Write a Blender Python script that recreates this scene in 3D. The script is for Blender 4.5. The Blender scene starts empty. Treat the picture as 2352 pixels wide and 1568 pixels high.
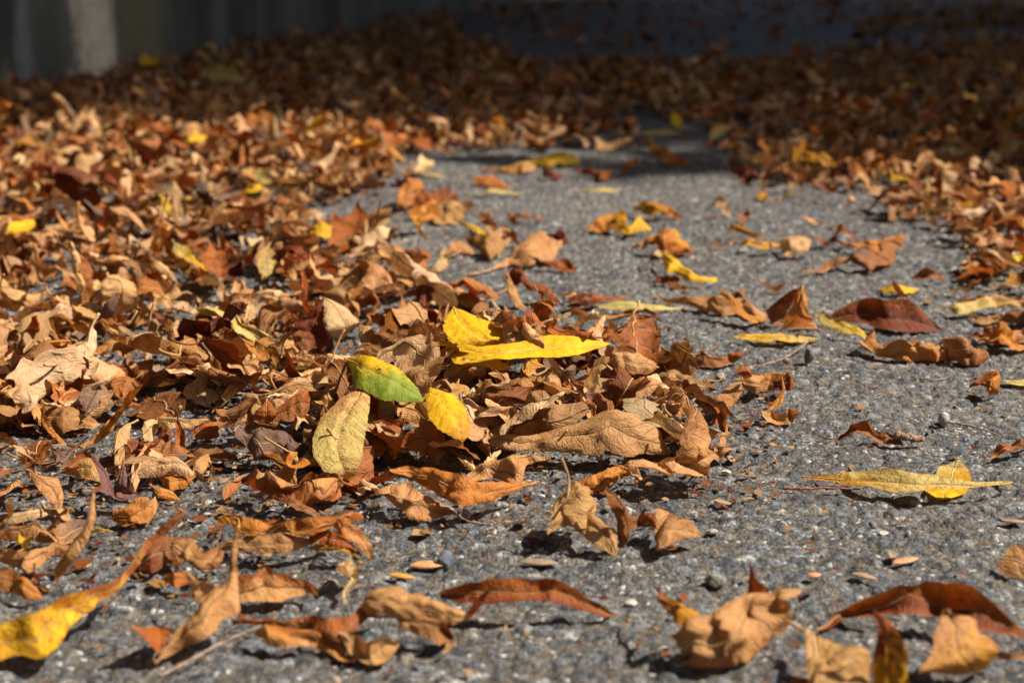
import bpy, math, random
import numpy as np
from mathutils import Vector

# ------------------------------------------------------------------ camera, world, sun
SC = bpy.context.scene
COL = SC.collection
CAMH, PITCH, LENS = 0.25, math.radians(13.97), 55.0
FPX = LENS / 36.0 * 2352.0
cam_d = bpy.data.cameras.new('camera')
cam = bpy.data.objects.new('camera', cam_d); COL.objects.link(cam)
cam.location = (0, 0, CAMH); cam.rotation_euler = (math.pi/2 - PITCH, 0, 0)
cam_d.lens = LENS; cam_d.sensor_width = 36.0
cam_d.clip_start = 0.02; cam_d.clip_end = 300
cam_d.dof.use_dof = True; cam_d.dof.focus_distance = 0.80; cam_d.dof.aperture_fstop = 10.5
SC.camera = cam

SUN_EL, SUN_AZ = math.radians(51), math.radians(88)      # azimuth clockwise from +Y
SUND = np.array([math.cos(SUN_EL)*math.sin(SUN_AZ), math.cos(SUN_EL)*math.cos(SUN_AZ), math.sin(SUN_EL)])
w = bpy.data.worlds.new('World'); SC.world = w; w.use_nodes = True
nt = w.node_tree; bgn = nt.nodes['Background']
sky = nt.nodes.new('ShaderNodeTexSky'); sky.sky_type = 'NISHITA'; sky.sun_disc = False
sky.sun_elevation = SUN_EL; sky.sun_rotation = SUN_AZ; sky.dust_density = 3.0; sky.air_density = .6; sky.ozone_density = .3
nt.links.new(sky.outputs[0], bgn.inputs[0]); bgn.inputs[1].default_value = 0.053
sl = bpy.data.lights.new('sun', 'SUN'); sl.energy = 5.0; sl.angle = math.radians(0.5); sl.color = (1, .95, .87)
so = bpy.data.objects.new('sun', sl); COL.objects.link(so); so.location = (3, 4, 6)
so.rotation_euler = Vector(SUND).to_track_quat('Z', 'Y').to_euler()
SC.view_settings.view_transform = 'Standard'; SC.view_settings.look = 'None'
SC.view_settings.gamma = 1; SC.view_settings.exposure = 0.76
SC.cycles.max_bounces = 6; SC.cycles.diffuse_bounces = 1; SC.cycles.transmission_bounces = 3

# ------------------------------------------------------------------ helpers
rs = np.random.RandomState(11)
def ground(px, py, h=0.0):
    """world point at height h (m) on the sight line of photo position (px,py), 2352 px wide frame"""
    x = (px-1176.0)/FPX; y = (784.0-py)/FPX
    dy = math.cos(PITCH) + y*math.sin(PITCH); dz = -math.sin(PITCH) + y*math.cos(PITCH)
    k = (h-CAMH)/dz
    return np.array([x*k, dy*k, h])
def project(P):
    P = np.asarray(P, float); rel = P - np.array([0, 0, CAMH])
    d = rel[..., 1]*math.cos(PITCH) - rel[..., 2]*math.sin(PITCH)
    u = rel[..., 1]*math.sin(PITCH) + rel[..., 2]*math.cos(PITCH)
    d = np.maximum(d, 1e-3)
    return 1176 + FPX*rel[..., 0]/d, 784 - FPX*u/d, d
def mesh_from(name, V, F, mat, smooth=True):
    """V (n,3), F (m,4) or (m,3) int arrays"""
    V = np.asarray(V, np.float32); F = np.asarray(F, np.int32)
    me = bpy.data.meshes.new(name); n = F.shape[1]
    me.vertices.add(len(V)); me.vertices.foreach_set('co', V.ravel())
    me.loops.add(F.size); me.loops.foreach_set('vertex_index', F.ravel())
    me.polygons.add(len(F)); me.polygons.foreach_set('loop_start', np.arange(0, F.size, n, dtype=np.int32))
    me.update(calc_edges=True)
    if smooth: me.polygons.foreach_set('use_smooth', np.ones(len(F), bool))
    me.materials.append(mat)
    return me
def attr(me, name, typ, data):
    a = me.attributes.new(name, typ, 'POINT')
    a.data.foreach_set('vector' if typ == 'FLOAT_VECTOR' else ('color' if typ == 'FLOAT_COLOR' else 'value'),
                       np.asarray(data, np.float32).ravel())
def link(name, data, parent=None, loc=None, **props):
    o = bpy.data.objects.new(name, data); COL.objects.link(o)
    if loc is not None: o.location = loc
    if parent is not None: o.parent = parent
    for k, v in props.items():
        if v: o[k] = v
    return o
def newmat(name):
    m = bpy.data.materials.new(name); m.use_nodes = True; t = m.node_tree
    t.nodes.clear(); out = t.nodes.new('ShaderNodeOutputMaterial')
    def N(typ, ins=None, **kw):
        n = t.nodes.new(typ)
        for k, v in kw.items(): setattr(n, k, v)
        for k, v in (ins or {}).items():
            if isinstance(v, bpy.types.NodeSocket): t.links.new(v, n.inputs[k])
            else: n.inputs[k].default_value = v
        return n
    def M(op, a, b=None, c=None, clamp=False):
        n = t.nodes.new('ShaderNodeMath'); n.operation = op; n.use_clamp = clamp
        for i, v in enumerate((a, b, c)):
            if v is None: continue
            if isinstance(v, bpy.types.NodeSocket): t.links.new(v, n.inputs[i])
            else: n.inputs[i].default_value = v
        return n.outputs[0]
    def MIX(f, a, b, bt='MIX'):
        n = t.nodes.new('ShaderNodeMix'); n.data_type = 'RGBA'; n.blend_type = bt
        for i, v in ((0, f), (6, a), (7, b)):
            if isinstance(v, bpy.types.NodeSocket): t.links.new(v, n.inputs[i])
            else: n.inputs[i].default_value = (v if i == 0 else (*v, 1))
        return n.outputs[2]
    def RANGE(v, a, b, c=0., d=1.):
        n = N('ShaderNodeMapRange', {0: v, 1: a, 2: b, 3: c, 4: d}, interpolation_type='SMOOTHSTEP'); return n.outputs[0]
    return m, t, out, N, M, MIX, RANGE

# ------------------------------------------------------------------ materials
def leaf_material():
    m, t, out, N, M, MIX, RANGE = newmat('leaf_skin')
    A = N('ShaderNodeAttribute', attribute_name='cola'); B = N('ShaderNodeAttribute', attribute_name='colb')
    Pt = N('ShaderNodeAttribute', attribute_name='pat'); L = N('ShaderNodeAttribute', attribute_name='luv')
    ps = N('ShaderNodeSeparateColor', {0: Pt.outputs['Color']})
    spot, seed, vein = ps.outputs[0], ps.outputs[1], ps.outputs[2]
    ls = N('ShaderNodeSeparateXYZ', {0: L.outputs['Vector']}); tl, xc, vv = ls.outputs
    off = N('ShaderNodeCombineXYZ', {0: tl, 1: xc, 2: M('MULTIPLY', seed, 90.)}).outputs[0]
    geo = N('ShaderNodeNewGeometry')
    base = MIX(geo.outputs['Backfacing'], B.outputs['Color'], A.outputs['Color'])
    n1 = N('ShaderNodeTexNoise', {'Vector': off, 'Scale': .75, 'Detail': 5., 'Roughness': .62}).outputs[0]
    n2 = N('ShaderNodeTexNoise', {'Vector': off, 'Scale': 2.6, 'Detail': 4., 'Roughness': .6}).outputs[0]
    n3 = N('ShaderNodeTexNoise', {'Vector': off, 'Scale': 9., 'Detail': 3.}).outputs[0]
    col = MIX(RANGE(n1, .35, .8, .0, .55), base, (.62, .42, .26), 'MULTIPLY')
    col = MIX(M('MULTIPLY', RANGE(n2, .45, .72), .42), col, (.55, .38, .25), 'MULTIPLY')
    # age spots, and the browned rim
    rim = RANGE(M('ADD', M('ABSOLUTE', vv), M('MULTIPLY', n2, .35)), 1.0, 1.3)
    sp = M('ADD', RANGE(M('ADD', n3, M('MULTIPLY', RANGE(n1, .42, .62), .07)), .645, .70), M('MULTIPLY', rim, .8), clamp=True)
    col = MIX(M('MULTIPLY', sp, spot, clamp=True), col, (.20, .065, .015))
    # side veins run forward from the midrib
    vp = M('FRACT', M('SUBTRACT', M('MULTIPLY', tl, 1.55), M('MULTIPLY', M('ABSOLUTE', xc), 1.25)))
    vl = RANGE(M('ABSOLUTE', M('SUBTRACT', vp, .5)), .0, .07, 1., 0.)
    mid = RANGE(M('ABSOLUTE', xc), .025, .06, 1., 0.)
    vf = M('MULTIPLY', M('MAXIMUM', vl, mid), vein)
    col = MIX(M('MULTIPLY', vf, .22), col, MIX(.5, base, (.75, .6, .35)))
    hgt = M('ADD', M('ADD', M('MULTIPLY', vf, .4), M('MULTIPLY', n2, 1.5)), M('MULTIPLY', n3, .55))
    hgt = M('MULTIPLY', hgt, M('ADD', M('MULTIPLY', vein, .75), .25))
    bump = N('ShaderNodeBump', {'Height': hgt, 'Strength': .75, 'Distance': .0013})
    pb = N('ShaderNodeBsdfPrincipled', {'Base Color': col, 'Roughness': .55, 'Normal': bump.outputs[0]})
    pb.inputs['Specular IOR Level'].default_value = .2
    g = N('ShaderNodeGamma', {0: col, 1: 1.6})
    tr = N('ShaderNodeBsdfTranslucent', {'Color': g.outputs[0], 'Normal': bump.outputs[0]})
    mx = N('ShaderNodeMixShader', {0: .32, 1: pb.outputs[0], 2: tr.outputs[0]})
    t.links.new(mx.outputs[0], out.inputs[0]); return m
def simple_mat(name, c1, c2, scale, rough=.7, bump=.3, dist=.001):
    m, t, out, N, M, MIX, RANGE = newmat(name)
    tc = N('ShaderNodeTexCoord')
    n = N('ShaderNodeTexNoise', {'Vector': tc.outputs['Object'], 'Scale': scale, 'Detail': 5.}).outputs[0]
    bp = N('ShaderNodeBump', {'Height': n, 'Strength': bump, 'Distance': dist})
    pb = N('ShaderNodeBsdfPrincipled', {'Base Color': MIX(RANGE(n, .35, .65), c1, c2), 'Roughness': rough, 'Normal': bp.outputs[0]})
    t.links.new(pb.outputs[0], out.inputs[0]); return m
def asphalt_material():
    m, t, out, N, M, MIX, RANGE = newmat('asphalt')
    A = N('ShaderNodeAttribute', attribute_name='stone'); tc = N('ShaderNodeTexCoord')
    n = N('ShaderNodeTexNoise', {'Vector': tc.outputs['Object'], 'Scale': 900., 'Detail': 5., 'Roughness': .7}).outputs[0]
    n2 = N('ShaderNodeTexNoise', {'Vector': tc.outputs['Object'], 'Scale': 300., 'Detail': 4., 'Roughness': .6}).outputs[0]
    n0 = N('ShaderNodeTexNoise', {'Vector': tc.outputs['Object'], 'Scale': 5., 'Detail': 4.}).outputs[0]
    col = MIX(1., A.outputs['Color'], N('ShaderNodeCombineColor', {0: RANGE(n, .3, .7, .5, 1.45), 1: RANGE(n, .3, .7, .5, 1.45), 2: RANGE(n, .3, .7, .5, 1.45)}).outputs[0], 'MULTIPLY')
    col = MIX(RANGE(n2, .5, .72, 0., .45), col, (.13, .10, .07))
    col = MIX(RANGE(n0, .47, .66, 0., .55), col, (.20, .185, .155))
    n00 = N('ShaderNodeTexNoise', {'Vector': tc.outputs['Object'], 'Scale': 16., 'Detail': 5., 'Roughness': .65}).outputs[0]
    col = MIX(RANGE(n00, .52, .68, 0., .5), col, (.085, .075, .06))
    col = MIX(RANGE(n, .70, .76), col, (.5, .48, .43))
    vo = N('ShaderNodeTexVoronoi', {'Vector': tc.outputs['Object'], 'Scale': 520.})
    vs = N('ShaderNodeSeparateColor', {0: vo.outputs['Color']})
    g_ = RANGE(vs.outputs[0], 0., 1., .18, 1.12)
    col = MIX(.85, col, N('ShaderNodeCombineColor', {0: g_, 1: g_, 2: g_}).outputs[0], 'MULTIPLY')
    col = MIX(M('GREATER_THAN', vs.outputs[1], .982), col, (.42, .40, .36))
    col = MIX(M('MULTIPLY', M('GREATER_THAN', vs.outputs[2], .88), .7), col, (.15, .105, .06))
    hg = M('ADD', M('ADD', n, M('MULTIPLY', n2, 1.4)), M('MULTIPLY', vo.outputs['Distance'], -1.2))
    bp = N('ShaderNodeBump', {'Height': hg, 'Strength': .8, 'Distance': .0012})
    pb = N('ShaderNodeBsdfPrincipled', {'Base Color': col, 'Roughness': RANGE(n2, .35, .65, .42, .8), 'Normal': bp.outputs[0]})
    pb.inputs['Specular IOR Level'].default_value = .45
    t.links.new(pb.outputs[0], out.inputs[0]); return m
def wall_material():
    m, t, out, N, M, MIX, RANGE = newmat('stained_concrete')
    tc = N('ShaderNodeTexCoord'); s = N('ShaderNodeSeparateXYZ', {0: tc.outputs['Object']})
    X, Y, Z = s.outputs      # object x runs along the wall
    st = N('ShaderNodeCombineXYZ', {0: M('MULTIPLY', X, 3.2), 1: Y, 2: M('MULTIPLY', Z, .55)}).outputs[0]
    n1 = N('ShaderNodeTexNoise', {'Vector': st, 'Scale': 1.6, 'Detail': 5., 'Roughness': .6}).outputs[0]
    n2 = N('ShaderNodeTexNoise', {'Vector': st, 'Scale': 5., 'Detail': 4.}).outputs[0]
    n3 = N('ShaderNodeTexNoise', {'Vector': tc.outputs['Object'], 'Scale': 40., 'Detail': 6.}).outputs[0]
    col = MIX(RANGE(n1, .35, .65), (.04, .042, .032), (.13, .13, .10))
    col = MIX(RANGE(n2, .55, .68, 0., .6), col, (.17, .17, .165))
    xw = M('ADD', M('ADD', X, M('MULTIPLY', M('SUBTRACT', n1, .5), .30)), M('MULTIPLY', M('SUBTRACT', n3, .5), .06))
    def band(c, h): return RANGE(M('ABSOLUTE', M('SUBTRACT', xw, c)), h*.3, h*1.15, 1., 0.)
    col = MIX(M('MULTIPLY', band(WX[0], WX[1]), RANGE(n3, .3, .6, .75, 1.)), col, (.92, .78, .55))  # pale warm upright band on the wall face
    col = MIX(M('MULTIPLY', band(WX[2], .16), .8), col, (.20, .19, .09))
    col = MIX(M('MULTIPLY', band(WX[3], .05), .6), col, (.3, .3, .29))
    bp = N('ShaderNodeBump', {'Height': M('ADD', n3, n2), 'Strength': .6, 'Distance': .01})
    pb = N('ShaderNodeBsdfPrincipled', {'Base Color': col, 'Roughness': .85, 'Normal': bp.outputs[0]})
    t.links.new(pb.outputs[0], out.inputs[0]); return m
# wall line on the ground, from the photograph
WA = ground(0, 238)[:2]; WB = ground(1010, 40)[:2]
WD = (WB-WA)/np.linalg.norm(WB-WA); WN = np.array([WD[1], -WD[0]])
def wall_x(px):     # distance along the wall at which its foot crosses the photo column px
    f = lambda s: project(np.array([*(WA+WD*s), 0.]))[0]-px
    a, b = -1.5, 8.
    for _ in range(50):
        c = (a+b)/2
        if f(c) < 0: a = c
        else: b = c
    return a
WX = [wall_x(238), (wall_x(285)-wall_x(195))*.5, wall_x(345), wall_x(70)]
MLEAF = leaf_material()
MASPH = asphalt_material()
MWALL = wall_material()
MTWIG = simple_mat('twig_bark', (.16, .10, .06), (.34, .25, .17), 300, .8)
MREDTWIG = simple_mat('red_stalk', (.22, .05, .02), (.35, .12, .05), 300, .7)
MBARK = simple_mat('tree_bark', (.05, .04, .03), (.15, .12, .09), 8, .9, .8, .03)
MCROWN = simple_mat('crown_leaves', (.05, .07, .015), (.16, .12, .03), 3, .6)
MCONE = simple_mat('catkin', (.16, .08, .04), (.36, .22, .13), 900, .8, .8, .001)

# ------------------------------------------------------------------ road: one sheet, real aggregate relief near the camera
def axis(segs):
    out = [segs[0][0]]
    for a, b, s0, s1 in segs:
        x = a
        while x < b - 1e-9:
            f = (x-a)/(b-a); s = s0*(s1/s0)**f
            x = min(b, x+s); out.append(x)
    return np.array(out)
def hash2(ix, iy, k):
    n = (ix.astype(np.int64)*374761393 + iy.astype(np.int64)*668265263 + k*1274126177) & 0x7fffffff
    n = ((n ^ (n >> 13))*1274126177) & 0x7fffffff
    n = ((n ^ (n >> 15))*2246822519) & 0x7fffffff
    return ((n ^ (n >> 16)) & 0xffffff)/float(0x1000000)
PAL = np.array([[.05, .055, .064], [.09, .097, .108], [.14, .146, .156], [.19, .194, .20], [.26, .26, .258],
                [.19, .165, .13], [.24, .20, .155], [.28, .27, .255], [.44, .415, .37], [.16, .11, .10]])
PCUM = np.cumsum([.20, .24, .19, .12, .06, .08, .04, .035, .015, .025])
def stones(X, Y, cell, hgt, prob, k):
    ix = np.floor(X/cell); iy = np.floor(Y/cell)
    H = np.zeros_like(X); ID = np.full(X.shape, -1.); 
    for dx in (-1, 0, 1):
        for dy in (-1, 0, 1):
            cx = ix+dx; cy = iy+dy
            r1, r2, r3, r4, r5, r6 = [hash2(cx, cy, k+j) for j in range(6)]
            ux = X-(cx+.5+(r1-.5)*.8)*cell; uy = Y-(cy+.5+(r2-.5)*.8)*cell
            an = r3*math.pi; c, s = np.cos(an), np.sin(an)
            ra = cell*(.34+.34*r4); rb = ra*(.6+.35*r5)
            a, b = (ux*c+uy*s)/ra, (-ux*s+uy*c)/rb
            q = (np.abs(a)**2.6+np.abs(b)**2.6)
            h = hgt*(.35+.8*r6)*np.sqrt(np.clip(1-q, 0, 1))**.8*(1+.35*(a*(r2-.5)+b*(r5-.5))*2)
            ok = (r6 < prob) & (q < 1) & (h > H)
            H = np.where(ok, h, H); ID = np.where(ok, hash2(cx, cy, k+9), ID)
    return H, ID
def undul(X, Y):
    return (.0022*np.sin(X*9.1+1.3+2*np.sin(Y*4.1))*np.sin(Y*7.7+.6)+.0009*np.sin(X*43+Y*17)*np.sin(Y*51-X*11+2)
            + .0005*np.sin(X*131+3*np.sin(Y*77))*np.sin(Y*149))
def build_road():
    xs = axis([(0, .36, .00105, .00105), (.36, 1.0, .0012, .006), (1.0, 4, .006, .12), (4, 90, .12, 9)])
    xs = np.concatenate([-xs[:0:-1], xs])
    ys = axis([(-40, -1, 8, .4), (-1, .42, .4, .0025), (.42, 1.15, .0015, .0017), (1.15, 2.6, .0017, .006), (2.6, 9, .006, .12), (9, 140, .12, 12)])
    X, Y = np.meshgrid(xs, ys)
    H1, I1 = stones(X, Y, .0072, .0026, .74, 1)
    H2, I2 = stones(X, Y, .0033, .0010, .8, 40)
    Z = undul(X, Y) + np.maximum(H1, H2) - .0016
    far = np.clip((np.abs(Y)-6)/4, 0, 1); Z = Z*(1-far)
    ID = np.where(H1 >= H2, I1, I2); ID = np.where(np.maximum(H1, H2) < .0003, -1, ID)
    idx = np.searchsorted(PCUM, np.clip(ID, 0, .999)*PCUM[-1]*.99999)
    C = PAL[np.clip(idx, 0, len(PAL)-1)]
    C = np.where((ID < 0)[..., None], np.array([.12, .098, .068]), C)
    C = C*(.8+.4*hash2(np.floor(X*2500), np.floor(Y*2500), 77))[..., None]
    nx, ny = len(xs), len(ys)
    g = np.arange(nx*ny, dtype=np.int32).reshape(ny, nx)
    F = np.stack([g[:-1, :-1], g[:-1, 1:], g[1:, 1:], g[1:, :-1]], -1).reshape(-1, 4)
    me = mesh_from('road', np.stack([X, Y, Z], -1).reshape(-1, 3), F, MASPH, True)
    attr(me, 'stone', 'FLOAT_COLOR', np.concatenate([C, np.ones(C.shape[:2]+(1,))], -1))
    link('road', me, kind='structure')
build_road()

# ------------------------------------------------------------------ wall on the left
def build_wall():
    L0, L1, TH, HT = -4.5, 13.0, .3, 1.9
    xs = np.linspace(L0, L1, 180); zs = np.linspace(-.1, HT, 30)
    X, Z = np.meshgrid(xs, zs)
    D = .012*np.sin(X*2.1+Z)*np.sin(Z*3.3+.7)+.004*np.sin(X*17)*np.sin(Z*23)
    front = np.stack([X, D, Z], -1).reshape(-1, 3)
    g = np.arange(X.size).reshape(X.shape)
    F = [np.stack([g[:-1, :-1], g[1:, :-1], g[1:, 1:], g[:-1, 1:]], -1).reshape(-1, 4)]
    back = front.copy(); back[:, 1] = TH; n = len(front); F.append(F[0][:, ::-1]+n)
    for a in (g[0], g[-1]):
        F.append(np.stack([a[:-1], a[1:], a[1:]+n, a[:-1]+n], -1))
    for a in (g[:, 0], g[:, -1]):
        F.append(np.stack([a[:-1], a[1:], a[1:]+n, a[:-1]+n], -1))
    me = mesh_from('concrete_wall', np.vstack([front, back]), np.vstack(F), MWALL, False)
    o = link('concrete_wall', me, loc=(WA[0], WA[1], 0), label='dark stained concrete wall with a pale streak at the upper left',
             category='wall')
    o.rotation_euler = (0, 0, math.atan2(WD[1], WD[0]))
    cp = [(L0, -.05, HT), (L1, -.05, HT), (L1, TH+.05, HT), (L0, TH+.05, HT)]
    V = [(a, b, c+.002) for a, b, c in cp]+[(a, b, c+.07) for a, b, c in cp]
    me = mesh_from('coping', V, [(0, 3, 2, 1), (4, 5, 6, 7), (0, 1, 5, 4), (1, 2, 6, 5), (2, 3, 7, 6), (3, 0, 4, 7)], MWALL, False)
    link('coping', me, parent=o)
build_wall()

# ------------------------------------------------------------------ trees whose crowns shade the far road (above and beside the frame), plus unseen ones added to dim the sky
def tube(P, R, n=6, closed=True):
    P = np.asarray(P, float); m = len(P); R = np.broadcast_to(np.asarray(R, float), (m,))
    T = np.gradient(P, axis=0); T /= np.linalg.norm(T, axis=1)[:, None]+1e-12
    ref = np.array([0, 0, 1.]) if abs(T[:, 2]).mean() < .8 else np.array([1., 0, 0])
    S = np.cross(ref, T); S /= np.linalg.norm(S, axis=1)[:, None]+1e-12; Nn = np.cross(T, S)
    a = np.arange(n)/n*2*math.pi
    V = P[:, None]+R[:, None, None]*(np.cos(a)[None, :, None]*S[:, None]+np.sin(a)[None, :, None]*Nn[:, None])
    V = V.reshape(-1, 3); g = np.arange(m*n).reshape(m, n); g2 = np.roll(g, -1, 1)
    F = np.stack([g[:-1], g2[:-1], g2[1:], g[1:]], -1).reshape(-1, 4)
    c0, c1 = len(V), len(V)+1; V = np.vstack([V, P[0], P[-1]])
    F = np.vstack([F, np.stack([np.full(n, c0), g2[0], g[0], g[0]], -1)[:, :4], np.stack([np.full(n, c1), g[-1], g2[-1], g2[-1]], -1)])
    return V, F
def tube_mesh(name, parts, mat):
    Vs, Fs, k = [], [], 0
    for V, F in parts: Vs.append(V); Fs.append(F+k); k += len(V)
    V, F = np.vstack(Vs), np.vstack(Fs)
    me = bpy.data.meshes.new(name)
    fl = [tuple(dict.fromkeys(f)) for f in F.tolist()]
    me.from_pydata([tuple(v) for v in V], [], fl); me.materials.append(mat)
    me.polygons.foreach_set('use_smooth', np.ones(len(me.polygons), bool)); return me
def tree(x, y, R, zc, n, label, seed):
    r = np.random.RandomState(seed)
    root = link('shade_tree', None, loc=(x, y, 0), label=label, category='tree', group='trees shading the road')
    parts = [tube([(0, 0, -.05), (.04, .02, .8), (0, .05, 1.8), (.1, 0, 2.8), (.05, 0, zc)], [.24, .18, .16, .13, .05], 12)]
    for i in range(9):
        a = i*2.4; e = .75*R
        parts.append(tube([(0, .03, 1.9+.15*i), (math.cos(a)*e*.4, math.sin(a)*e*.4, 2.6+.16*i), (math.cos(a)*e, math.sin(a)*e, zc-.4+.15*i)], [.08, .05, .015], 7))
    link('trunk', tube_mesh('trunk', parts, MBARK), parent=root)
    cl = r.normal(size=(140, 3)); cl /= np.linalg.norm(cl, axis=1)[:, None]; cl *= (r.rand(140, 1)**.3)
    c = cl[r.randint(0, 140, n)] + r.normal(size=(n, 3))*.085
    q_ = np.linalg.norm(c, axis=1)[:, None]; c = np.where(q_ > 1, c/q_*(2-q_).clip(.8, 1), c)
    c = c*np.array([R, R, R*.5])+np.array([0, 0, zc])
    u = r.normal(size=(n, 3)); u /= np.linalg.norm(u, axis=1)[:, None]
    v = np.cross(u, r.normal(size=(n, 3))); v /= np.linalg.norm(v, axis=1)[:, None]
    s = (.07+.06*r.rand(n, 1))
    V = np.stack([c-u*s, c-v*s*.45, c+u*s, c+v*s*.45], 1).reshape(-1, 3)
    link('crown', mesh_from('crown', V, np.arange(len(V)).reshape(-1, 4), MCROWN, False), parent=root)
def edge_tree(sx, sy, R, zc, n, label, seed):     # tree whose crown shadow is centred on ground point (sx,sy)
    k = zc/SUND[2]; tree(sx+SUND[0]*k, sy+SUND[1]*k, R, zc, n, label, seed)
edge_tree(2.6, 5.25, 4.15, 4.6, 42000, 'broad leafy tree standing to the right beyond the road clearing', 3)
edge_tree(-1.4, 5.5, 3.45, 5.0, 30000, 'leafy tree standing beyond the concrete wall', 5)
tree(-4.6, -2.2, 3.6, 4.6, 26000, 'added leafy tree behind the viewer on the wall side, dimming the sky light', 21)  # unseen tree, added to block sky light behind the camera
tree(0.6, -5.4, 3.6, 4.8, 26000, 'added leafy tree straight behind the viewer, dimming the sky light', 22)  # also added out of view, to cut the ambient sky light
tree(-5.0, 4.6, 3.0, 4.6, 22000, 'added leafy tree behind the nearer end of the wall, dimming the sky light', 23)  # added out of view to block sky light from the left
edge_tree(0.9, 11.8, 4.6, 5.0, 30000, 'farthest leafy tree down the road', 8)

# ------------------------------------------------------------------ leaves
# colour of the upper face, colour of the lower face
PALETTE = {
 'tan':    ((.60, .31, .11), (.70, .40, .175), 'tan'),
 'tanrust': ((.34, .105, .022), (.68, .37, .155), 'rusty tan'),
 'pale':   ((.74, .46, .22), (.76, .50, .27), 'pale tan'),
 'brown':  ((.34, .135, .040), (.46, .22, .08), 'brown'),
 'rust':   ((.42, .115, .018), (.46, .16, .04), 'rust orange'),
 'orange': ((.64, .235, .035), (.62, .28, .075), 'orange'),
 'dark':   ((.19, .038, .012), (.25, .07, .025), 'dark red'),
 'grey':   ((.20, .115, .072), (.30, .19, .12), 'grey brown'),
 'yellow': ((.86, .51, .015), (.84, .55, .05), 'yellow'),
 'cream':  ((.64, .49, .15), (.68, .54, .21), 'pale yellow'),
 'ochre':  ((.62, .29, .015), (.60, .29, .04), 'yellow brown'),
 'green':  ((.25, .34, .03), (.38, .47, .12), 'green'),
 'mauve':  ((.21, .10, .08), (.26, .15, .11), 'purplish brown'),
}
_faces = {}
def grid_faces(nu, nc):
    if (nu, nc) not in _faces:
        g = np.arange(nu*nc, dtype=np.int32).reshape(nu, nc)
        _faces[(nu, nc)] = np.stack([g[:-1, :-1], g[:-1, 1:], g[1:, 1:], g[1:, :-1]], -1).reshape(-1, 4)
    return _faces[(nu, nc)]
def catmull(pts, n):
    P = np.asarray(pts, float)
    if len(P) == 2: P = np.array([P[0], (P[0]+P[1])/2, P[1]])
    P = np.vstack([2*P[0]-P[1], P, 2*P[-1]-P[-2]]); out = []
    for i in range(len(P)-3):
        t = np.linspace(0, 1, 24, endpoint=False)[:, None]; a, b, c, d = P[i:i+4]
        out.append(.5*((2*b)+(c-a)*t+(2*a-5*b+4*c-d)*t*t+(3*b-a-3*c+d)*t**3))
    out = np.vstack(out+[P[-2][None]])
    s = np.concatenate([[0], np.cumsum(np.linalg.norm(np.diff(out, axis=0), axis=1))])
    u = np.linspace(0, s[-1], n)
    return np.stack([np.interp(u, s, out[:, k]) for k in range(3)], 1), s[-1]
def blade(P, length, hw, S, Nn, r, fold=10, curl=(20, 20), serr=.06, ruffle=.10, crumple=.05, shape=(.85, .9), nv=7, tear=.12, warp=0.):
    """leaf surface round the midrib P. lengths in m, angles in degrees; side 0 is -S, side 1 is +S"""
    nu = len(P); t = np.linspace(0, 1, nu)
    a, b = shape
    prof = np.sin(math.pi*np.clip(t, 0, 1)**a)**b
    prof = np.maximum(prof*(1-.25*t), .012)
    ph = r.rand(8)*6.28
    nte = max(6, int(length/.0042)); saw = (t*nte) % 1.0
    V = np.zeros((nu, 2*nv+1, 3)); V[:, nv] = P
    X = np.zeros((nu, 2*nv+1)); lift = np.zeros((nu, 2*nv+1))
    for side in (0, 1):
        sg = -1 if side == 0 else 1
        rag = np.interp(t, np.linspace(0, 1, 15), r.rand(15))
        wv = hw*prof*(1+tear*np.sin(t*9+ph[side])*np.sin(t*4+ph[2+side])-.9*tear*(rag-.4))
        x = np.zeros(nu); z = np.zeros(nu)
        fd = math.radians(fold if not isinstance(fold, tuple) else fold[side])
        cu = np.radians(curl[side])*(.55+.45*np.sin(t*3.1+ph[5])**2)*np.sqrt(prof)
        for j in range(1, nv+1):
            f = (j-.5)/nv; th = fd + cu*f**1.3*1.25
            st = wv/nv
            if j == nv: st = st*(1-serr*6*saw)
            x = x+np.cos(th)*st; z = z+np.sin(th)*st
            V[:, nv+sg*j] = P+sg*S*x[:, None]+Nn*z[:, None]
            X[:, nv+sg*j] = sg*wv*j/nv
            e = (j/nv)
            lift[:, nv+sg*j] = hw*(ruffle*e*e*np.sin(t*length/.0075+ph[6]+sg*ph[7])+crumple*e*np.sin(t*31+3*e*sg+ph[0])
                                   + .35*crumple*e*np.sin(t*57-5*e+ph[1]))*np.sqrt(prof)
    lift += hw*.018*np.sin(2*math.pi*(t[:, None]*length/.0065-np.abs(X)/.009))*np.sqrt(prof)[:, None]*(np.abs(X) > 0)
    V += Nn[:, None]*lift[..., None]
    # small bodily dents
    q = V/.011
    V += Nn[:, None]*(hw*.05*np.sin(q[..., 0]*2.1+ph[3])*np.sin(q[..., 1]*2.4+ph[4]))[..., None]
    if warp > 0:      # irregular drying: a few broad bends, then sharp creases
        for wl, am in ((.055, .10), (.026, .06), (.013, .034), (.007, .014))[:4 if nu > 24 else 3]:
            D = np.zeros_like(V)
            for k in range(3):
                kd = r.normal(size=3); kd /= np.linalg.norm(kd); q = V@kd*(2*math.pi/wl)+r.rand()*6.28
                D += (np.abs(np.sin(q*.5))*2-1.27 if (wl < .03 and k < 2) else np.sin(q))[..., None]*r.normal(size=3)
            V = V+D*am*warp*min(length, .055)*.55
    vv = np.broadcast_to(np.linspace(-1, 1, 2*nv+1)[None], X.shape)
    luv = np.stack([np.broadcast_to((t*length*100)[:, None], X.shape), X*100, vv], -1)
    return V, luv
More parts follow.
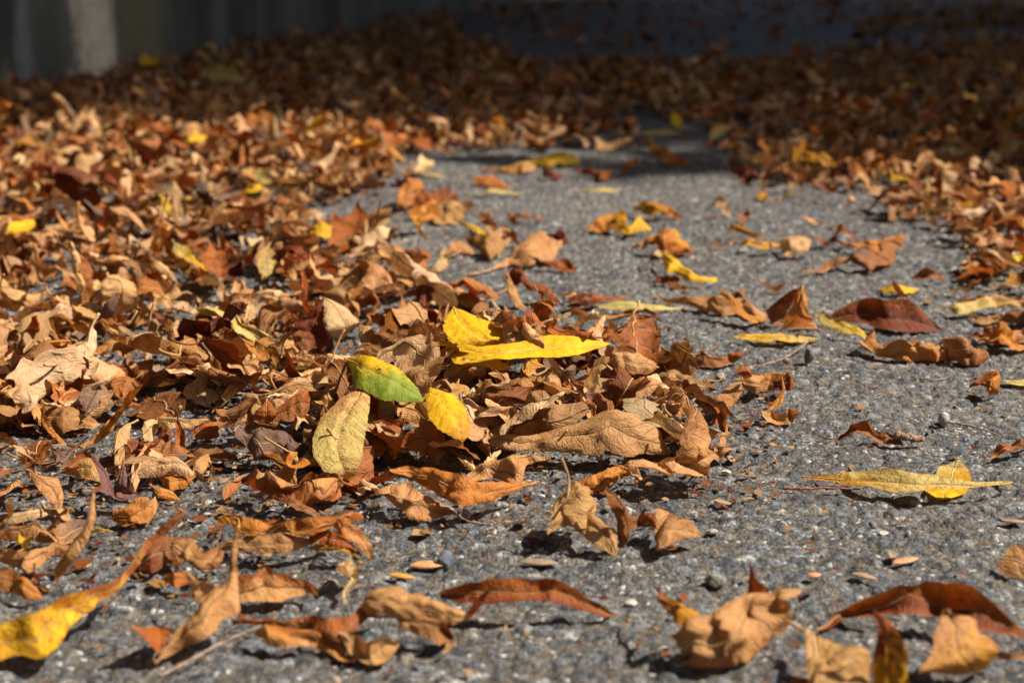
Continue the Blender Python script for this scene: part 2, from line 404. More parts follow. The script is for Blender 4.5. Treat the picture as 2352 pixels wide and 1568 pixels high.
def frames(P, roll, up):
    T = np.gradient(P, axis=0); T /= np.linalg.norm(T, axis=1)[:, None]+1e-12
    S = np.cross(np.asarray(up, float), T); S /= np.linalg.norm(S, axis=1)[:, None]+1e-9
    N0 = np.cross(T, S)
    roll = np.radians(np.interp(np.linspace(0, 1, len(P)), np.linspace(0, 1, len(roll)), roll))[:, None]
    return T, S*np.cos(roll)+N0*np.sin(roll), -S*np.sin(roll)+N0*np.cos(roll)
def colours(cols, luv, r, var=.12):
    """cols: one palette key, or several blended from leaf base to tip; returns upper and lower colours per vertex"""
    ks = cols.split('>'); n = luv.shape[0]
    A = np.array([PALETTE[k][0] for k in ks]); B = np.array([PALETTE[k][1] for k in ks])
    t = np.linspace(0, 1, n)[:, None] + luv[..., 2]*(.12 if len(ks) > 1 else 0)
    xs = np.linspace(0, 1, len(ks)) if len(ks) > 1 else np.array([0.])
    f = 1+r.uniform(-var, var*.8); tint = 1+r.uniform(-.05, .05, 3)
    t = t + .09*np.sin(luv[..., 0]*5.1+luv[..., 1]*6.3+r.rand()*6)+.06*np.sin(luv[..., 0]*11.7-luv[..., 1]*9.1)
    if len(ks) > 1:
        ts = np.clip((np.clip(t, 0, 1)-.5)*1.5+.5, 0, 1)
        Ca = np.stack([np.interp(ts, xs, A[:, k]) for k in range(3)], -1); Cb = np.stack([np.interp(ts, xs, B[:, k]) for k in range(3)], -1)
    else:
        Ca = np.broadcast_to(A[0], luv.shape).copy(); Cb = np.broadcast_to(B[0], luv.shape).copy()
    return np.clip(Ca*f*tint, 0, .9), np.clip(Cb*f*tint, 0, .9)

LEAVES = []      # every leaf as a record; written out as objects at the end
def hero(label, col, pts, hw, roll=20, fold=10, curl=(20, 20), up=(0, 0, 1), stem=None, spot=.25, kind=None, shape=(.85, .9),
         name=None, ruffle=.10, crumple=.05, serr=.06, flip=False, vein=1., tear=.12, short=None, warp=None):
    """pts: (photo x, photo y, height in cm) along the midrib from stem to tip; hw: half width in cm"""
    dh = 0.; g0 = ground(pts[len(pts)//2][0], pts[len(pts)//2][1], pts[len(pts)//2][2]/100.)
    free = heap_h(g0[0], g0[1]) < .006 and not any(inside(PG, g0[0], g0[1]) for PG in DRIFTS)
    for it in range(3 if free else 1):
        r = np.random.RandomState(len(LEAVES)*7+5)
        W = [ground(x, y, max(.001, h/100.-dh)) for x, y, h in pts]
        P, length = catmull(W, 46)
        roll_ = roll if isinstance(roll, (list, tuple)) else [roll]
        T, S, Nn = frames(P, roll_, up)
        if flip: S, Nn = -S, -Nn
        wp = (.35 if kind == 'yellow' or col.split('>')[0] in ('yellow', 'cream', 'green') else 1.05) if warp is None else warp
        V, luv = blade(P, length, hw/100., S, Nn, r, fold, curl, serr, ruffle, crumple, shape, 7, tear, wp)
        # let the leaf down until it touches the road, keeping its place in view
        dh += max(-.004, np.percentile(V[..., 2]-undul(V[..., 0], V[..., 1]), 3)-.0012)

    V[..., 2] = np.maximum(V[..., 2], .0012+undul(V[..., 0], V[..., 1]))
    ca, cb = colours(col, luv, r, .06)
    k0 = col.split('>')[0]
    LEAVES.append(dict(V=V, luv=luv, ca=ca, cb=cb, spot=spot, vein=vein, seed=r.rand(), label=label, hero=True,
                       col=k0, yellow=(k0 in ('yellow', 'cream', 'green')) if kind is None else kind == 'yellow',
                       stem=stem, P=P, N=Nn, hw=hw/100., name=name, short=short, extra=[]))

def rand_leaf(r, L, nu, nv):
    kind = r.choice(6, p=[.16, .22, .16, .24, .12, .10])
    n = nu; ds = L/(n-1)
    hw = L*r.uniform(.14, .31)
    pitch0 = 0; bend = r.uniform(-60, 60); side = r.uniform(-40, 40); tw = r.uniform(-50, 50)
    fold = r.uniform(0, 20); curl = [r.uniform(-30, 50), r.uniform(-30, 50)]
    if kind == 1: curl = [r.uniform(70, 230), r.uniform(50, 210)]
    elif kind == 2: fold = r.uniform(25, 65)
    elif kind == 3: bend = r.choice([-1, 1])*r.uniform(70, 200); tw = r.uniform(-110, 110)
    elif kind == 4: curl = [r.uniform(120, 300), r.uniform(-20, 60)]; bend = r.uniform(-110, 110)
    elif kind == 5: tw = r.uniform(120, 230)*r.choice([-1, 1]); hw *= .75
    u = np.linspace(0, 1, n); c = r.uniform(.3, .7)
    g = np.exp(-((u-c)/r.uniform(.2, .5))**2); g /= g.sum()
    pt = np.radians(np.cumsum(g)*bend-bend/2+15*np.sin(u*7+r.rand()*6)); az = np.radians(side*(u-.5)+10*np.sin(u*9+r.rand()*6))
    T = np.stack([np.cos(pt)*np.cos(az), np.cos(pt)*np.sin(az), np.sin(pt)], 1)
    P = np.cumsum(T*ds, 0)
    S0 = np.stack([-np.sin(az), np.cos(az), np.zeros(n)], 1); N0 = np.cross(T, S0)
    ro = np.radians(tw*(u-.5))[:, None]
    S = S0*np.cos(ro)+N0*np.sin(ro); Nn = -S0*np.sin(ro)+N0*np.cos(ro)
    V, luv = blade(P, L, hw, S, Nn, r, fold, curl, .06 if nu > 20 else .0, r.uniform(.03, .2), r.uniform(.03, .12),
                   (r.uniform(.72, 1.0), r.uniform(.75, 1.1)), nv, r.uniform(.15, .45), r.uniform(.4, 1.25))
    sh = V.shape; C = V.reshape(-1, 3).mean(0); V = V-C; P = P-C
    up = r.rand() < .5
    rx = math.radians(r.normal(0, 22))+(math.pi if up else 0); ry = math.radians(r.normal(0, 20)); rz = r.rand()*2*math.pi
    cx, sx, cy, sy, cz, sz = math.cos(rx), math.sin(rx), math.cos(ry), math.sin(ry), math.cos(rz), math.sin(rz)
    R = np.array([[cz, -sz, 0], [sz, cz, 0], [0, 0, 1]])@np.array([[cy, 0, sy], [0, 1, 0], [-sy, 0, cy]])@np.array([[1, 0, 0], [0, cx, -sx], [0, sx, cx]])
    V = V@R.T; P = P@R.T; Nn = Nn@R.T
    return V, P, Nn, luv, hw, kind
COLK = ['tanrust', 'tan', 'pale', 'brown', 'rust', 'orange', 'dark', 'grey', 'yellow', 'cream', 'ochre']
COLP = np.array([.29, .20, .13, .17, .10, .06, .045, .045, .003, .007, .015])
def hero_buffer(key):
    zb = np.full((392, 588), 1e9)
    for L in LEAVES:
        if key != bool(L['short'] or L['yellow']): continue
        A = []
        for V in [L['V']]+[e['V'] for e in L['extra']]: A += [V, (V[:-1]+V[1:])/2, (V[:, :-1]+V[:, 1:])/2]
        Q = np.concatenate([a.reshape(-1, 3) for a in A]); u, v, d = project(Q)
        u = (u/4).astype(int); v = (v/4).astype(int); ok = (u >= 0) & (u < 588) & (v >= 0) & (v < 392)
        np.minimum.at(zb, (v[ok], u[ok]), d[ok])
    return zb
HB = None
def scatter_one(r, x, y, z, L, nu, nv, colp=None, sink=.25):
    V, P, Nn, luv, hw, kd = rand_leaf(r, L, nu, nv)
    lo = np.percentile(V[..., 2], 6)
    off = np.array([x, y, z-lo])
    V = V+off; P = P+off
    gl = .0015+undul(V[..., 0], V[..., 1]); V[..., 2] = np.maximum(V[..., 2], gl)
    if HB is not None and y < 3:
        uu, vv_, dd = project(V.reshape(-1, 3)); uu = (uu/4).astype(int); vv_ = (vv_/4).astype(int)
        ok = (uu >= 0) & (uu < 588) & (vv_ >= 0) & (vv_ < 392)
        for B, th in ((HB[0], .05), (HB[1], .42)):
            b = B[vv_[ok], uu[ok]]
            if ((dd[ok] < b-.001) & (b < 1e8)).sum() > th*ok.sum(): return
    k = COLK[r.choice(len(COLK), p=COLP/COLP.sum() if colp is None else colp)]
    ca, cb = colours(k, luv, r, .36)
    LEAVES.append(dict(V=V, luv=luv, ca=ca, cb=cb, spot=r.uniform(.1, .7), vein=1., seed=r.rand(), label=None, hero=False, col=k,
                       yellow=k in ('yellow', 'cream'), stem=None, P=P, N=Nn, hw=hw, name=None, short=None, kd=kd, extra=[]))

def poly(pts): return np.array([ground(x, y)[:2] for x, y in pts])
def inside(P, x, y):
    c = np.zeros(np.shape(x), bool); n = len(P); j = n-1
    for i in range(n):
        xi, yi = P[i]; xj, yj = P[j]
        c ^= ((yi > y) != (yj > y)) & (x < (xj-xi)*(y-yi)/(yj-yi+1e-12)+xi); j = i
    return c
DRIFTS = [poly([(-700, 205), (-900, 1060), (-100, 1060), (60, 1010), (330, 990), (400, 930), (590, 960), (700, 900), (800, 790), (1000, 740), (1080, 700), (960, 650), (920, 590), (760, 560), (700, 500), (840, 460), (905, 430), (900, 350), (2352, 0), (0, 0)]),
          poly([(1640, 345), (1770, 425), (1900, 470), (2040, 500), (2140, 535), (2230, 600), (2240, 650), (2200, 680), (2400, 760), (3100, 900), (3300, 100), (1600, 100)])]
#HEROES
HEAP_C = ground(1140, 935)[:2]
def heap_h(x, y):
    dx = (x-HEAP_C[0])/.115; dy = (y-HEAP_C[1])/.085
    return .034*np.exp(-(dx*dx+dy*dy)*.9)

C3 = (0, 1011, .5); C5 = (1176, 1011, .5); CG = (1567.9, 522.8, 1/3); ID = (0, 0, 1)
def patch(col, top, bot, hb, o=ID, tilt=.75, acr=None, skew=0., warp=.5, bulge=.12, seed=1, ruffle=.10, var=.06, spotless=False):
    """ruled leaf surface between two edges given as photo points; hb = height (cm) of the lower edge along its length"""
    r = np.random.RandomState(seed); n, nc = 46, 15
    f = lambda E: np.array([(o[0]+x*o[2], o[1]+y*o[2], 0.) for x, y in E])
    def res(E):
        s = np.concatenate([[0], np.cumsum(np.linalg.norm(np.diff(E, axis=0), axis=1))]); u = np.linspace(0, s[-1], n)
        A = np.stack([np.interp(u, s, E[:, k]) for k in range(2)], 1)
        B = A.copy(); B[1:-1] = (A[:-2]+2*A[1:-1]+A[2:])/4; return B
    A, B = res(f(top)), res(f(bot))
    hb = np.interp(np.linspace(0, 1, n), np.linspace(0, 1, len(hb)), hb)/100.
    s1 = project(np.array([ground(B[i, 0], B[i, 1]) for i in range(n)]))[2]
    ht = hb+tilt*np.maximum(0, B[:, 1]-A[:, 1])*s1/FPX
    Pb = np.array([ground(B[i, 0], B[i, 1], hb[i]) for i in range(n)]); Pt = np.array([ground(A[i, 0], A[i, 1], ht[i]) for i in range(n)])
    s = np.linspace(0, 1, nc)[None, :, None]
    V = Pb[:, None]*(1-s)+Pt[:, None]*s
    T = np.gradient(V, axis=0); S = np.gradient(V, axis=1); Nn = np.cross(T, S); Nn /= np.linalg.norm(Nn, axis=2)[..., None]+1e-12
    Nn = Nn[n//2, nc//2]*.5+Nn*.5
    wd = np.linalg.norm(Pt-Pb, axis=1); length = np.linalg.norm(np.diff((Pt+Pb)/2, axis=0), axis=1).sum()
    v = np.linspace(-1, 1, nc)[None]; t = np.linspace(0, 1, n)[:, None]; ph = r.rand(8)*6.28
    X = v*wd[:, None]/2
    off = bulge*wd[:, None]*(1-v*v)*np.sign(.5-0) - .05*wd[:, None]*np.exp(-(X/.0011)**2)
    off = off+ruffle*wd[:, None]*.5*v**2*np.sin(t*length/.0045+ph[0]+2*v)+.010*wd[:, None]*np.sin(2*math.pi*(t*length/.007-np.abs(X)/.010))
    V = V+Nn*off[..., None]
    edge = np.minimum(1, .35+1.0*(1-np.abs(v)))[..., None]
    for wl, am in ((.045, .07), (.022, .055), (.012, .036), (.0065, .016)):
        D = np.zeros_like(V)
        for k in range(3):
            kd = r.normal(size=3); kd /= np.linalg.norm(kd); q = V@kd*(2*math.pi/wl)+r.rand()*6.28
            D += (np.abs(np.sin(q*.5))*2-1.27 if (wl < .03 and k < 2) else np.sin(q))[..., None]*r.normal(size=3)
        V = V+D*am*warp*min(length, .055)*.55*edge
    nte = max(8, int(length/.0042)); saw = ((t[:, 0]*nte) % 1.)*.05
    V[:, -1] -= (V[:, -1]-V[:, -2])*saw[:, None]*6; V[:, 0] -= (V[:, 0]-V[:, 1])*saw[:, None]*6
    nb = max(9, int(length/.004))
    for e0, e1, e2 in ((-1, -2, -3), (0, 1, 2)):
        q = (np.interp(t[:, 0], np.linspace(0, 1, nb), r.rand(nb)**2.5)*(warp > .2))[:, None]
        V[:, e0] += (V[:, e2]-V[:, e0])*q*.8; V[:, e1] += (V[:, e2]-V[:, e1])*q*.3
    V[..., 2] = np.maximum(V[..., 2], .0012+undul(V[..., 0], V[..., 1]))
    luv = np.stack([np.broadcast_to(t*length*100, X.shape), X*100, np.broadcast_to(v, X.shape)], -1)
    l2 = luv.copy(); l2[..., 2] = -v*skew/.12 if skew else v
    ca, cb = colours(col, l2, r, var)
    if acr:
        ks = acr.split('>'); xs = np.linspace(-1, 1, len(ks)); Q = np.array([PALETTE[k][0] for k in ks])
        ca = np.broadcast_to(np.stack([np.interp(v, xs, Q[:, k]) for k in range(3)], -1), ca.shape)*(.9+.2*r.rand()); cb = ca*1.05
    return V, luv, ca, np.clip(cb, 0, .9), wd.max()/2
def sheet(label, col, top, bot, hb, o=ID, tilt=.75, acr=None, spot=.3, skew=0., warp=.5, extra=(), stem=None, short=None, kind=None, vein=1., **kw):
    V, luv, ca, cb, hw = patch(col, top, bot, hb, o, tilt, acr, skew, warp, seed=len(LEAVES)*5+2, **kw)
    k0 = col.split('>')[0]; vein = vein*(.35 if k0 in ('yellow', 'cream', 'green') else 1.)
    L = dict(V=V, luv=luv, ca=ca, cb=cb, spot=spot, vein=vein, seed=(len(LEAVES)*.6180339) % 1, label=label, hero=True, col=k0,
             yellow=(k0 in ('yellow', 'cream', 'green')) if kind is None else kind == 'yellow', stem=stem, P=V[:, 7], N=None, hw=hw, name=None, short=short, extra=[])
    for j, e in enumerate(extra):
        V, luv, ca, cb, _ = patch(*e[:4], o=o, seed=len(LEAVES)*5+40+j, **(e[4] if len(e) > 4 else {}))
        L['extra'].append(dict(V=V, luv=luv, ca=ca, cb=cb, spot=spot, seed=L['seed'], vein=vein))
    LEAVES.append(L)

# --- foreground right
sheet('golden tan crumpled leaf with curled rim, right foreground', 'tan', [(738, 862), (800, 800), (870, 785), (965, 780), (1045, 705), (1180, 682), (1275, 658)], [(738, 1015), (850, 1050), (1030, 1045), (1110, 1025), (1200, 900), (1280, 832)], [.2, .15, .15, .3, .9], C5, warp=.9, bulge=.22, spot=.15, short='the golden tan leaf at right front',
      extra=[('rust>ochre', [(660, 690), (760, 730), (872, 792)], [(660, 692), (715, 800), (748, 872), (872, 798)], [1.6, 1.4, 1.3]), ('dark>rust', [(1092, 565), (1122, 640), (1195, 690)], [(1090, 566), (1090, 640), (1075, 715)], [3.3, 2.5, 1.7], dict(tilt=.3)),
             ('brown>tan', [(735, 1000), (820, 1010), (900, 1000), (1000, 1030)], [(735, 1012), (820, 1048), (960, 1058), (1020, 1045)], [.1, .1, .1])])
sheet('rust arch leaf in the right foreground with ragged top', 'rust', [(1420, 885), (1480, 800), (1600, 725), (1720, 690), (1840, 640), (1890, 628), (2040, 640), (2120, 682), (2220, 762), (2352, 872), (2500, 985)], [(1432, 897), (1540, 822), (1680, 802), (1800, 802), (1990, 795), (2100, 858), (2260, 890), (2360, 910), (2500, 1000)], [.05, .7, 1.1, 1.1, .8, .1], C5, acr='rust>dark>rust>orange', warp=.35, bulge=-.3, short='the rust arch at right front')
sheet('tan leaf with dark veins at the bottom edge, right of the golden leaf', 'tan', [(1340, 880), (1440, 900), (1560, 932), (1650, 970), (1668, 1030), (1640, 1160)], [(1336, 886), (1345, 960), (1352, 1040), (1372, 1100), (1380, 1180), (1600, 1190)], [1.4, 1.1, .7, .2], C5, tilt=.4, warp=.8, spot=.15, stem=[(1845, 1447, 1.35), (1830, 1438, 1.3), (1806, 1424, 1.2)], short='the veined tan leaf at the bottom edge')
sheet('dark orange leaf standing upright at the bottom edge', 'rust>dark>ochre>ochre', [(1690, 795), (1748, 832), (1792, 900), (1836, 1000), (1842, 1170)], [(1665, 802), (1680, 850), (1670, 950), (1650, 1050), (1655, 1170)], [3.4, 2.7, 1.8, .9, .1], C5, tilt=.3, warp=.4, spot=1., short='the upright orange leaf at the bottom', kind='brown')
sheet('broad ochre tan leaf tilted up, bottom right', 'tan>ochre', [(2040, 792), (2132, 812), (2150, 870), (2245, 955), (2190, 1035), (2130, 1068)], [(1985, 770), (1950, 850), (1912, 960), (1862, 1050), (1855, 1072), (2125, 1072)], [2.6, 1.8, 1.0, .15], C5, tilt=.2, warp=.4, spot=.5, kind='brown', short='the broad tan leaf at bottom right')
sheet('brown leaf cut by the right edge beside bare asphalt', 'tan>brown', [(2268, 485), (2305, 470), (2360, 490), (2480, 495)], [(2250, 625), (2300, 640), (2360, 655), (2480, 700)], [.15, .15, .1], C5, warp=.9)
sheet('rust leaf end at the bottom edge under the veined tan leaf', 'rust', [(1265, 1112), (1325, 1082), (1400, 1084), (1465, 1120)], [(1255, 1150), (1330, 1180), (1400, 1180), (1470, 1160)], [.3, .3], C5, warp=.5)
sheet('small tan scrap at the right edge below the broad leaf', 'brown', [(2140, 1010), (2230, 975), (2352, 975), (2450, 980)], [(2140, 1018), (2230, 1000), (2352, 1005), (2450, 1015)], [.1, .4, .3], C5)
# --- foreground centre
sheet('long rust arch leaf in the centre foreground', 'rust', [(1010, 1358), (1075, 1336), (1130, 1325), (1200, 1320), (1270, 1326), (1320, 1350), (1370, 1384), (1428, 1418)], [(1012, 1375), (1060, 1388), (1110, 1386), (1170, 1383), (1240, 1380), (1310, 1393), (1380, 1417), (1428, 1420)], [.5, .8, .9, .9, .5, .05], acr='dark>rust>rust', warp=.25, bulge=-.15, short='the rust arch in the foreground')
sheet('rust leaf with thin left tail in the foreground', 'rust', [(1070, 838), (1180, 838), (1300, 835), (1400, 805), (1460, 780), (1500, 800), (1600, 785), (1680, 730), (1740, 680), (1820, 662)], [(1075, 848), (1200, 858), (1330, 862), (1440, 860), (1540, 905), (1640, 870), (1720, 790), (1760, 730), (1840, 690)], [.15, .3, .4, .5, .9, 1.3], C3, acr='dark>brown>rust', warp=.6)
sheet('tan leaf with dark midrib crossing the foreground centre', 'tan', [(1745, 688), (1830, 664), (1940, 690), (2000, 730), (2085, 772), (2175, 802)], [(1700, 800), (1745, 812), (1850, 822), (1965, 832), (2085, 842), (2175, 808)], [1.1, 1.0, .9, .8, .8], C3, warp=.6, short='the tan leaf in the foreground centre', extra=[('rust>brown', [(2148, 785), (2200, 712), (2262, 666)], [(2172, 808), (2232, 742), (2268, 670)], [.8, 1.6, 2.2], dict(tilt=.3)), ('rust', [(1660, 790), (1760, 800), (1850, 815)], [(1665, 812), (1760, 815), (1855, 822)], [.9, .9])])
sheet('brown cupped leaf hanging under the foreground tan leaf', 'tan>brown', [(1822, 826), (1900, 816), (1990, 822), (2052, 850), (2096, 912)], [(1826, 832), (1862, 882), (1930, 922), (2022, 948), (2096, 918)], [.8, .4, .3, .2], C3, warp=.9, extra=[('tan', [(2050, 930), (2090, 930), (2098, 915)], [(2020, 1000), (2060, 965), (2095, 935)], [.05, .2])])
sheet('orange brown torn leaf at the lower left of the foreground group', 'orange>rust', [(1176, 904), (1242, 866), (1322, 856), (1402, 872), (1500, 900), (1560, 922), (1590, 990)], [(1178, 908), (1242, 960), (1312, 973), (1382, 962), (1470, 957), (1542, 987), (1590, 1000)], [.3, .1, .1, .1, .1], C3, acr='tan>orange>rust', warp=.9)
sheet('tan leaf with a ring curl at the bottom of the foreground group', 'tan', [(1576, 880), (1640, 890), (1700, 922), (1742, 912), (1790, 906), (1830, 940)], [(1580, 925), (1610, 982), (1690, 1026), (1746, 1036), (1800, 1002), (1832, 946)], [.4, .1, .1, .1, .3], C3, warp=.9, bulge=-.3)
# --- foreground left
sheet('yellow leaf with brown margin and long twisted tail, lower left corner', 'ochre>yellow>ochre>rust>rust', [(-240, 925), (0, 835), (130, 792), (250, 732), (360, 690), (480, 650), (580, 612), (640, 520), (720, 430), (800, 380), (866, 318)], [(-240, 1040), (0, 1022), (60, 992), (180, 1012), (240, 972), (310, 900), (372, 822), (440, 772), (512, 712), (592, 640), (682, 532), (742, 452), (812, 398), (870, 330)], [.2, .2, .3, .6, 1.0, 1.6, 2.6, 3.6], C3, warp=.4, spot=1.2, bulge=-.1, kind='yellow', short='the yellow leaf in the lower left corner')
sheet('tan leaf propped on its fold with a raised tip, lower left', 'tan', [(745, 988), (812, 862), (900, 792), (912, 742), (962, 700), (1042, 640), (1062, 560), (1085, 470), (1090, 380)], [(750, 998), (862, 952), (972, 902), (1062, 822), (1112, 782), (1102, 700), (1096, 600), (1100, 530), (1102, 385)], [.05, .3, .6, .9, 1.3, 2.0, 2.9, 3.9], C3, tilt=.5, warp=.5, short='the propped tan leaf at lower left',
      extra=[('rust', [(600, 850), (700, 853), (796, 858)], [(602, 854), (672, 932), (732, 990), (796, 864)], [1.3, .7, .1, .6], dict(tilt=.4)), ('tan', [(855, 598), (920, 650), (1005, 665)], [(868, 650), (892, 738), (965, 702)], [1.2, 1.0, 1.2])])
sheet('short tan and orange leaf with a peaked top, right of the propped leaf', 'orange>tan', [(1095, 618), (1170, 606), (1225, 548), (1262, 592), (1342, 626), (1402, 632), (1466, 682)], [(1110, 742), (1162, 747), (1282, 741), (1362, 717), (1422, 702), (1468, 720)], [.15, .1, .1, .3], C3, acr='tan>tan>rust', warp=.5, bulge=-.2)
sheet('upper rust leaf of the stack left of centre, wavy', 'orange>rust', [(1005, 362), (1130, 334), (1200, 345), (1290, 366), (1372, 350), (1450, 344), (1540, 350), (1625, 372)], [(992, 402), (1100, 412), (1222, 410), (1332, 425), (1402, 442), (1482, 430), (1562, 402), (1645, 385)], [.9, 1.0, 1.2, 1.2, 1.3], C3, warp=.7, ruffle=.2, short='the stacked rust leaf left of centre')
sheet('lower tan leaf of the stack left of centre, facing the viewer', 'tan', [(962, 500), (1050, 460), (1160, 430), (1262, 418), (1352, 426), (1422, 450), (1478, 468)], [(965, 512), (1062, 508), (1162, 517), (1302, 522), (1372, 497), (1422, 482), (1478, 476)], [.1, .3, .4, .5, .7], C3, warp=.4)
sheet('tan leaf curling down over the right end of the stack', 'orange>tan', [(1510, 350), (1602, 376), (1672, 422), (1716, 482), (1726, 540)], [(1520, 384), (1572, 442), (1642, 482), (1682, 522), (1716, 546)], [1.3, 1.2, .8, .2], C3, warp=.6, extra=[('rust', [(1420, 425), (1500, 410), (1580, 440), (1660, 520)], [(1422, 470), (1500, 480), (1580, 500), (1655, 530)], [.7, .6, .4])])
sheet('yellow brown leaf edge sticking out under the stack', 'ochre', [(1410, 490), (1502, 466), (1582, 472), (1652, 540), (1670, 560)], [(1415, 498), (1502, 502), (1582, 518), (1642, 556), (1670, 564)], [.2, .3, .1], C3, kind='brown')
sheet('brown leaf drooping at the left end of the stack', 'tan>brown', [(780, 472), (880, 430), (932, 490), (1002, 470), (1022, 540)], [(780, 492), (862, 572), (942, 612), (1002, 592), (1022, 546)], [.9, .6, .3, .3, .6], C3, warp=.9, bulge=.25)
sheet('dark rust leaf behind the drooping brown leaf', 'dark>brown', [(655, 520), (680, 440), (760, 440), (850, 450)], [(640, 600), (700, 610), (780, 570), (850, 560)], [.1, .1, .2], C3)
sheet('small rust scrap in front of the drooping brown leaf', 'orange>rust', [(750, 620), (800, 600), (870, 610)], [(755, 650), (800, 680), (870, 665)], [.1], C3)
# --- stemmed group
sheet('tan leaf with raised green stem curled on the asphalt below the heap', 'tan', [(175, 320), (215, 230), (280, 193), (342, 250), (398, 292)], [(180, 434), (240, 417), (300, 427), (346, 422), (402, 332)], [.8, .7, .8, 1.0], C5, tilt=.6, warp=.8, bulge=.25, stem=[(1303, 1150, 2.2), (1306, 1100, 3.0), (1290, 1052, 4.0)], short='the stemmed tan leaf below the heap',
      extra=[('tan', [(292, 292), (372, 330), (442, 386), (484, 402), (488, 470), (489, 534)], [(290, 418), (342, 452), (392, 502), (432, 518), (470, 532), (486, 540)], [.7, .5, .2, .05])])
sheet('reddish brown rolled leaf beside the stemmed tan leaf', 'brown', [(425, 233), (502, 290), (556, 350), (556, 400), (530, 462)], [(412, 237), (430, 300), (466, 372), (480, 430), (492, 468)], [2.6, 2.0, 1.1, .3], C5, tilt=.4, warp=.6, bulge=.3)
sheet('small brown leaf bridging towards the tan triangle leaf', 'brown>rust', [(552, 350), (602, 325), (642, 330), (672, 365)], [(560, 412), (592, 392), (642, 397), (672, 412)], [.6, .8, .8], C5, warp=1.)
sheet('tan triangular leaf with straight midrib standing on its point', 'tan', [(660, 314), (742, 325), (802, 350), (852, 400), (877, 437)], [(666, 400), (668, 533), (742, 477), (802, 451), (877, 441)], [.9, .05, .5, .6, .7], C5, tilt=.6, warp=.3, short='the tan triangle leaf')
sheet('crumpled orange yellow leaf below the long tan leaf', 'orange', [(300, 190), (350, 150), (430, 115), (520, 112), (560, 130)], [(300, 205), (370, 242), (440, 225), (490, 175), (560, 160)], [.3, .1, .2, .4], C5, warp=1.1)
# --- open asphalt right
sheet('long flat pale yellow leaf lying on the open asphalt at right', 'ochre>cream>cream>cream', [(1335, 170), (1480, 155), (1552, 140), (1652, 130), (1782, 135), (1902, 150), (2002, 170), (2152, 190), (2300, 184)], [(1340, 176), (1500, 192), (1602, 211), (1762, 236), (1882, 240), (1962, 217), (2102, 217), (2202, 206), (2300, 193)], [.15, .4, .7, .8, .6], C5, tilt=.5, warp=.15, bulge=-.05, spot=.6, kind='yellow', short='the long pale yellow leaf at right')
sheet('small yellow leaf lying crosswise under the long pale yellow leaf', 'cream>ochre>yellow', [(2050, 90), (2106, 130), (2112, 180), (2096, 240), (2000, 276)], [(2040, 92), (1962, 125), (1932, 180), (1890, 236), (1962, 274)], [.45, .1, .05, .03], C5, tilt=.1, warp=.15, bulge=.02, spot=.8)
sheet('large dark red leaf arched on edge, right of the tan peak leaf', 'dark', [(980, 645), (1062, 570), (1162, 510), (1302, 480), (1422, 490), (1542, 490), (1642, 560), (1712, 640), (1795, 710)], [(1000, 655), (1122, 657), (1262, 662), (1352, 692), (1452, 712), (1602, 717), (1702, 714), (1800, 718)], [.3, .5, .5, .3, .05], CG, acr='dark>dark>dark>rust', warp=.15, bulge=-.15, tilt=.8, short='the dark red arched leaf')
sheet('tan peaked leaf standing on the asphalt right of centre', 'orange>tan', [(816, 403), (852, 480), (886, 580), (906, 640), (792, 667), (657, 724)], [(812, 405), (776, 450), (742, 540), (702, 640), (655, 720)], [3.2, 2.2, 1.2, .1], CG, tilt=.3, warp=.2, short='the tan peak leaf', extra=[('dark>brown', [(808, 412), (776, 452), (742, 542), (692, 660)], [(804, 415), (732, 440), (662, 490), (567, 572), (622, 692)], [3.1, 2.1, 1.1, .1], dict(tilt=.3)), ('rust>tan', [(700, 690), (800, 665), (905, 642), (945, 720)], [(705, 712), (800, 715), (900, 722), (950, 728)], [.1, .1])])
# --- heap
sheet('ovate bright yellow leaf with brown specks, highest on the heap', 'yellow', [(1041, 705), (1075, 717), (1120, 735), (1155, 755), (1178, 780), (1112, 802)], [(1040, 706), (1018, 735), (1015, 765), (1034, 786), (1075, 798), (1108, 803)], [4.9, 4.5, 4.0, 3.6], tilt=.4, warp=.12, bulge=.05, spot=1., ruffle=.03, short='the speckled yellow leaf on the heap')
sheet('long pointed bright yellow leaf lying across the top of the heap', 'yellow', [(1048, 783), (1098, 796), (1150, 790), (1200, 783), (1230, 774), (1261, 768), (1308, 770), (1354, 778), (1402, 788)], [(1056, 806), (1110, 818), (1158, 826), (1240, 820), (1290, 821), (1330, 815), (1365, 802), (1402, 790)], [3.9, 3.8, 3.75, 3.8], tilt=.5, warp=.05, bulge=-.02, spot=.35, ruffle=.015, short='the long yellow leaf on the heap')
sheet('green and yellow serrated leaf on the left slope of the heap', 'yellow>green>green', [(793, 821), (830, 815), (860, 818), (890, 832), (925, 850), (955, 885), (973, 920)], [(793, 825), (805, 850), (812, 887), (850, 906), (880, 920), (920, 924), (971, 924)], [3.7, 3.5, 3.0, 2.8], tilt=.6, skew=.35, warp=.12, spot=.7, ruffle=.04, short='the green leaf on the heap')
sheet('golden yellow serrated leaf hanging down the front of the heap', 'yellow>yellow>ochre', [(974, 882), (1000, 895), (1040, 905), (1066, 930), (1081, 965), (1078, 1000), (1063, 1015)], [(973, 883), (978, 920), (983, 960), (1010, 990), (1040, 1006), (1060, 1015)], [3.3, 2.8, 2.3, 1.7], tilt=.3, warp=.15, spot=.45, ruffle=.04, short='the golden leaf on the heap front')
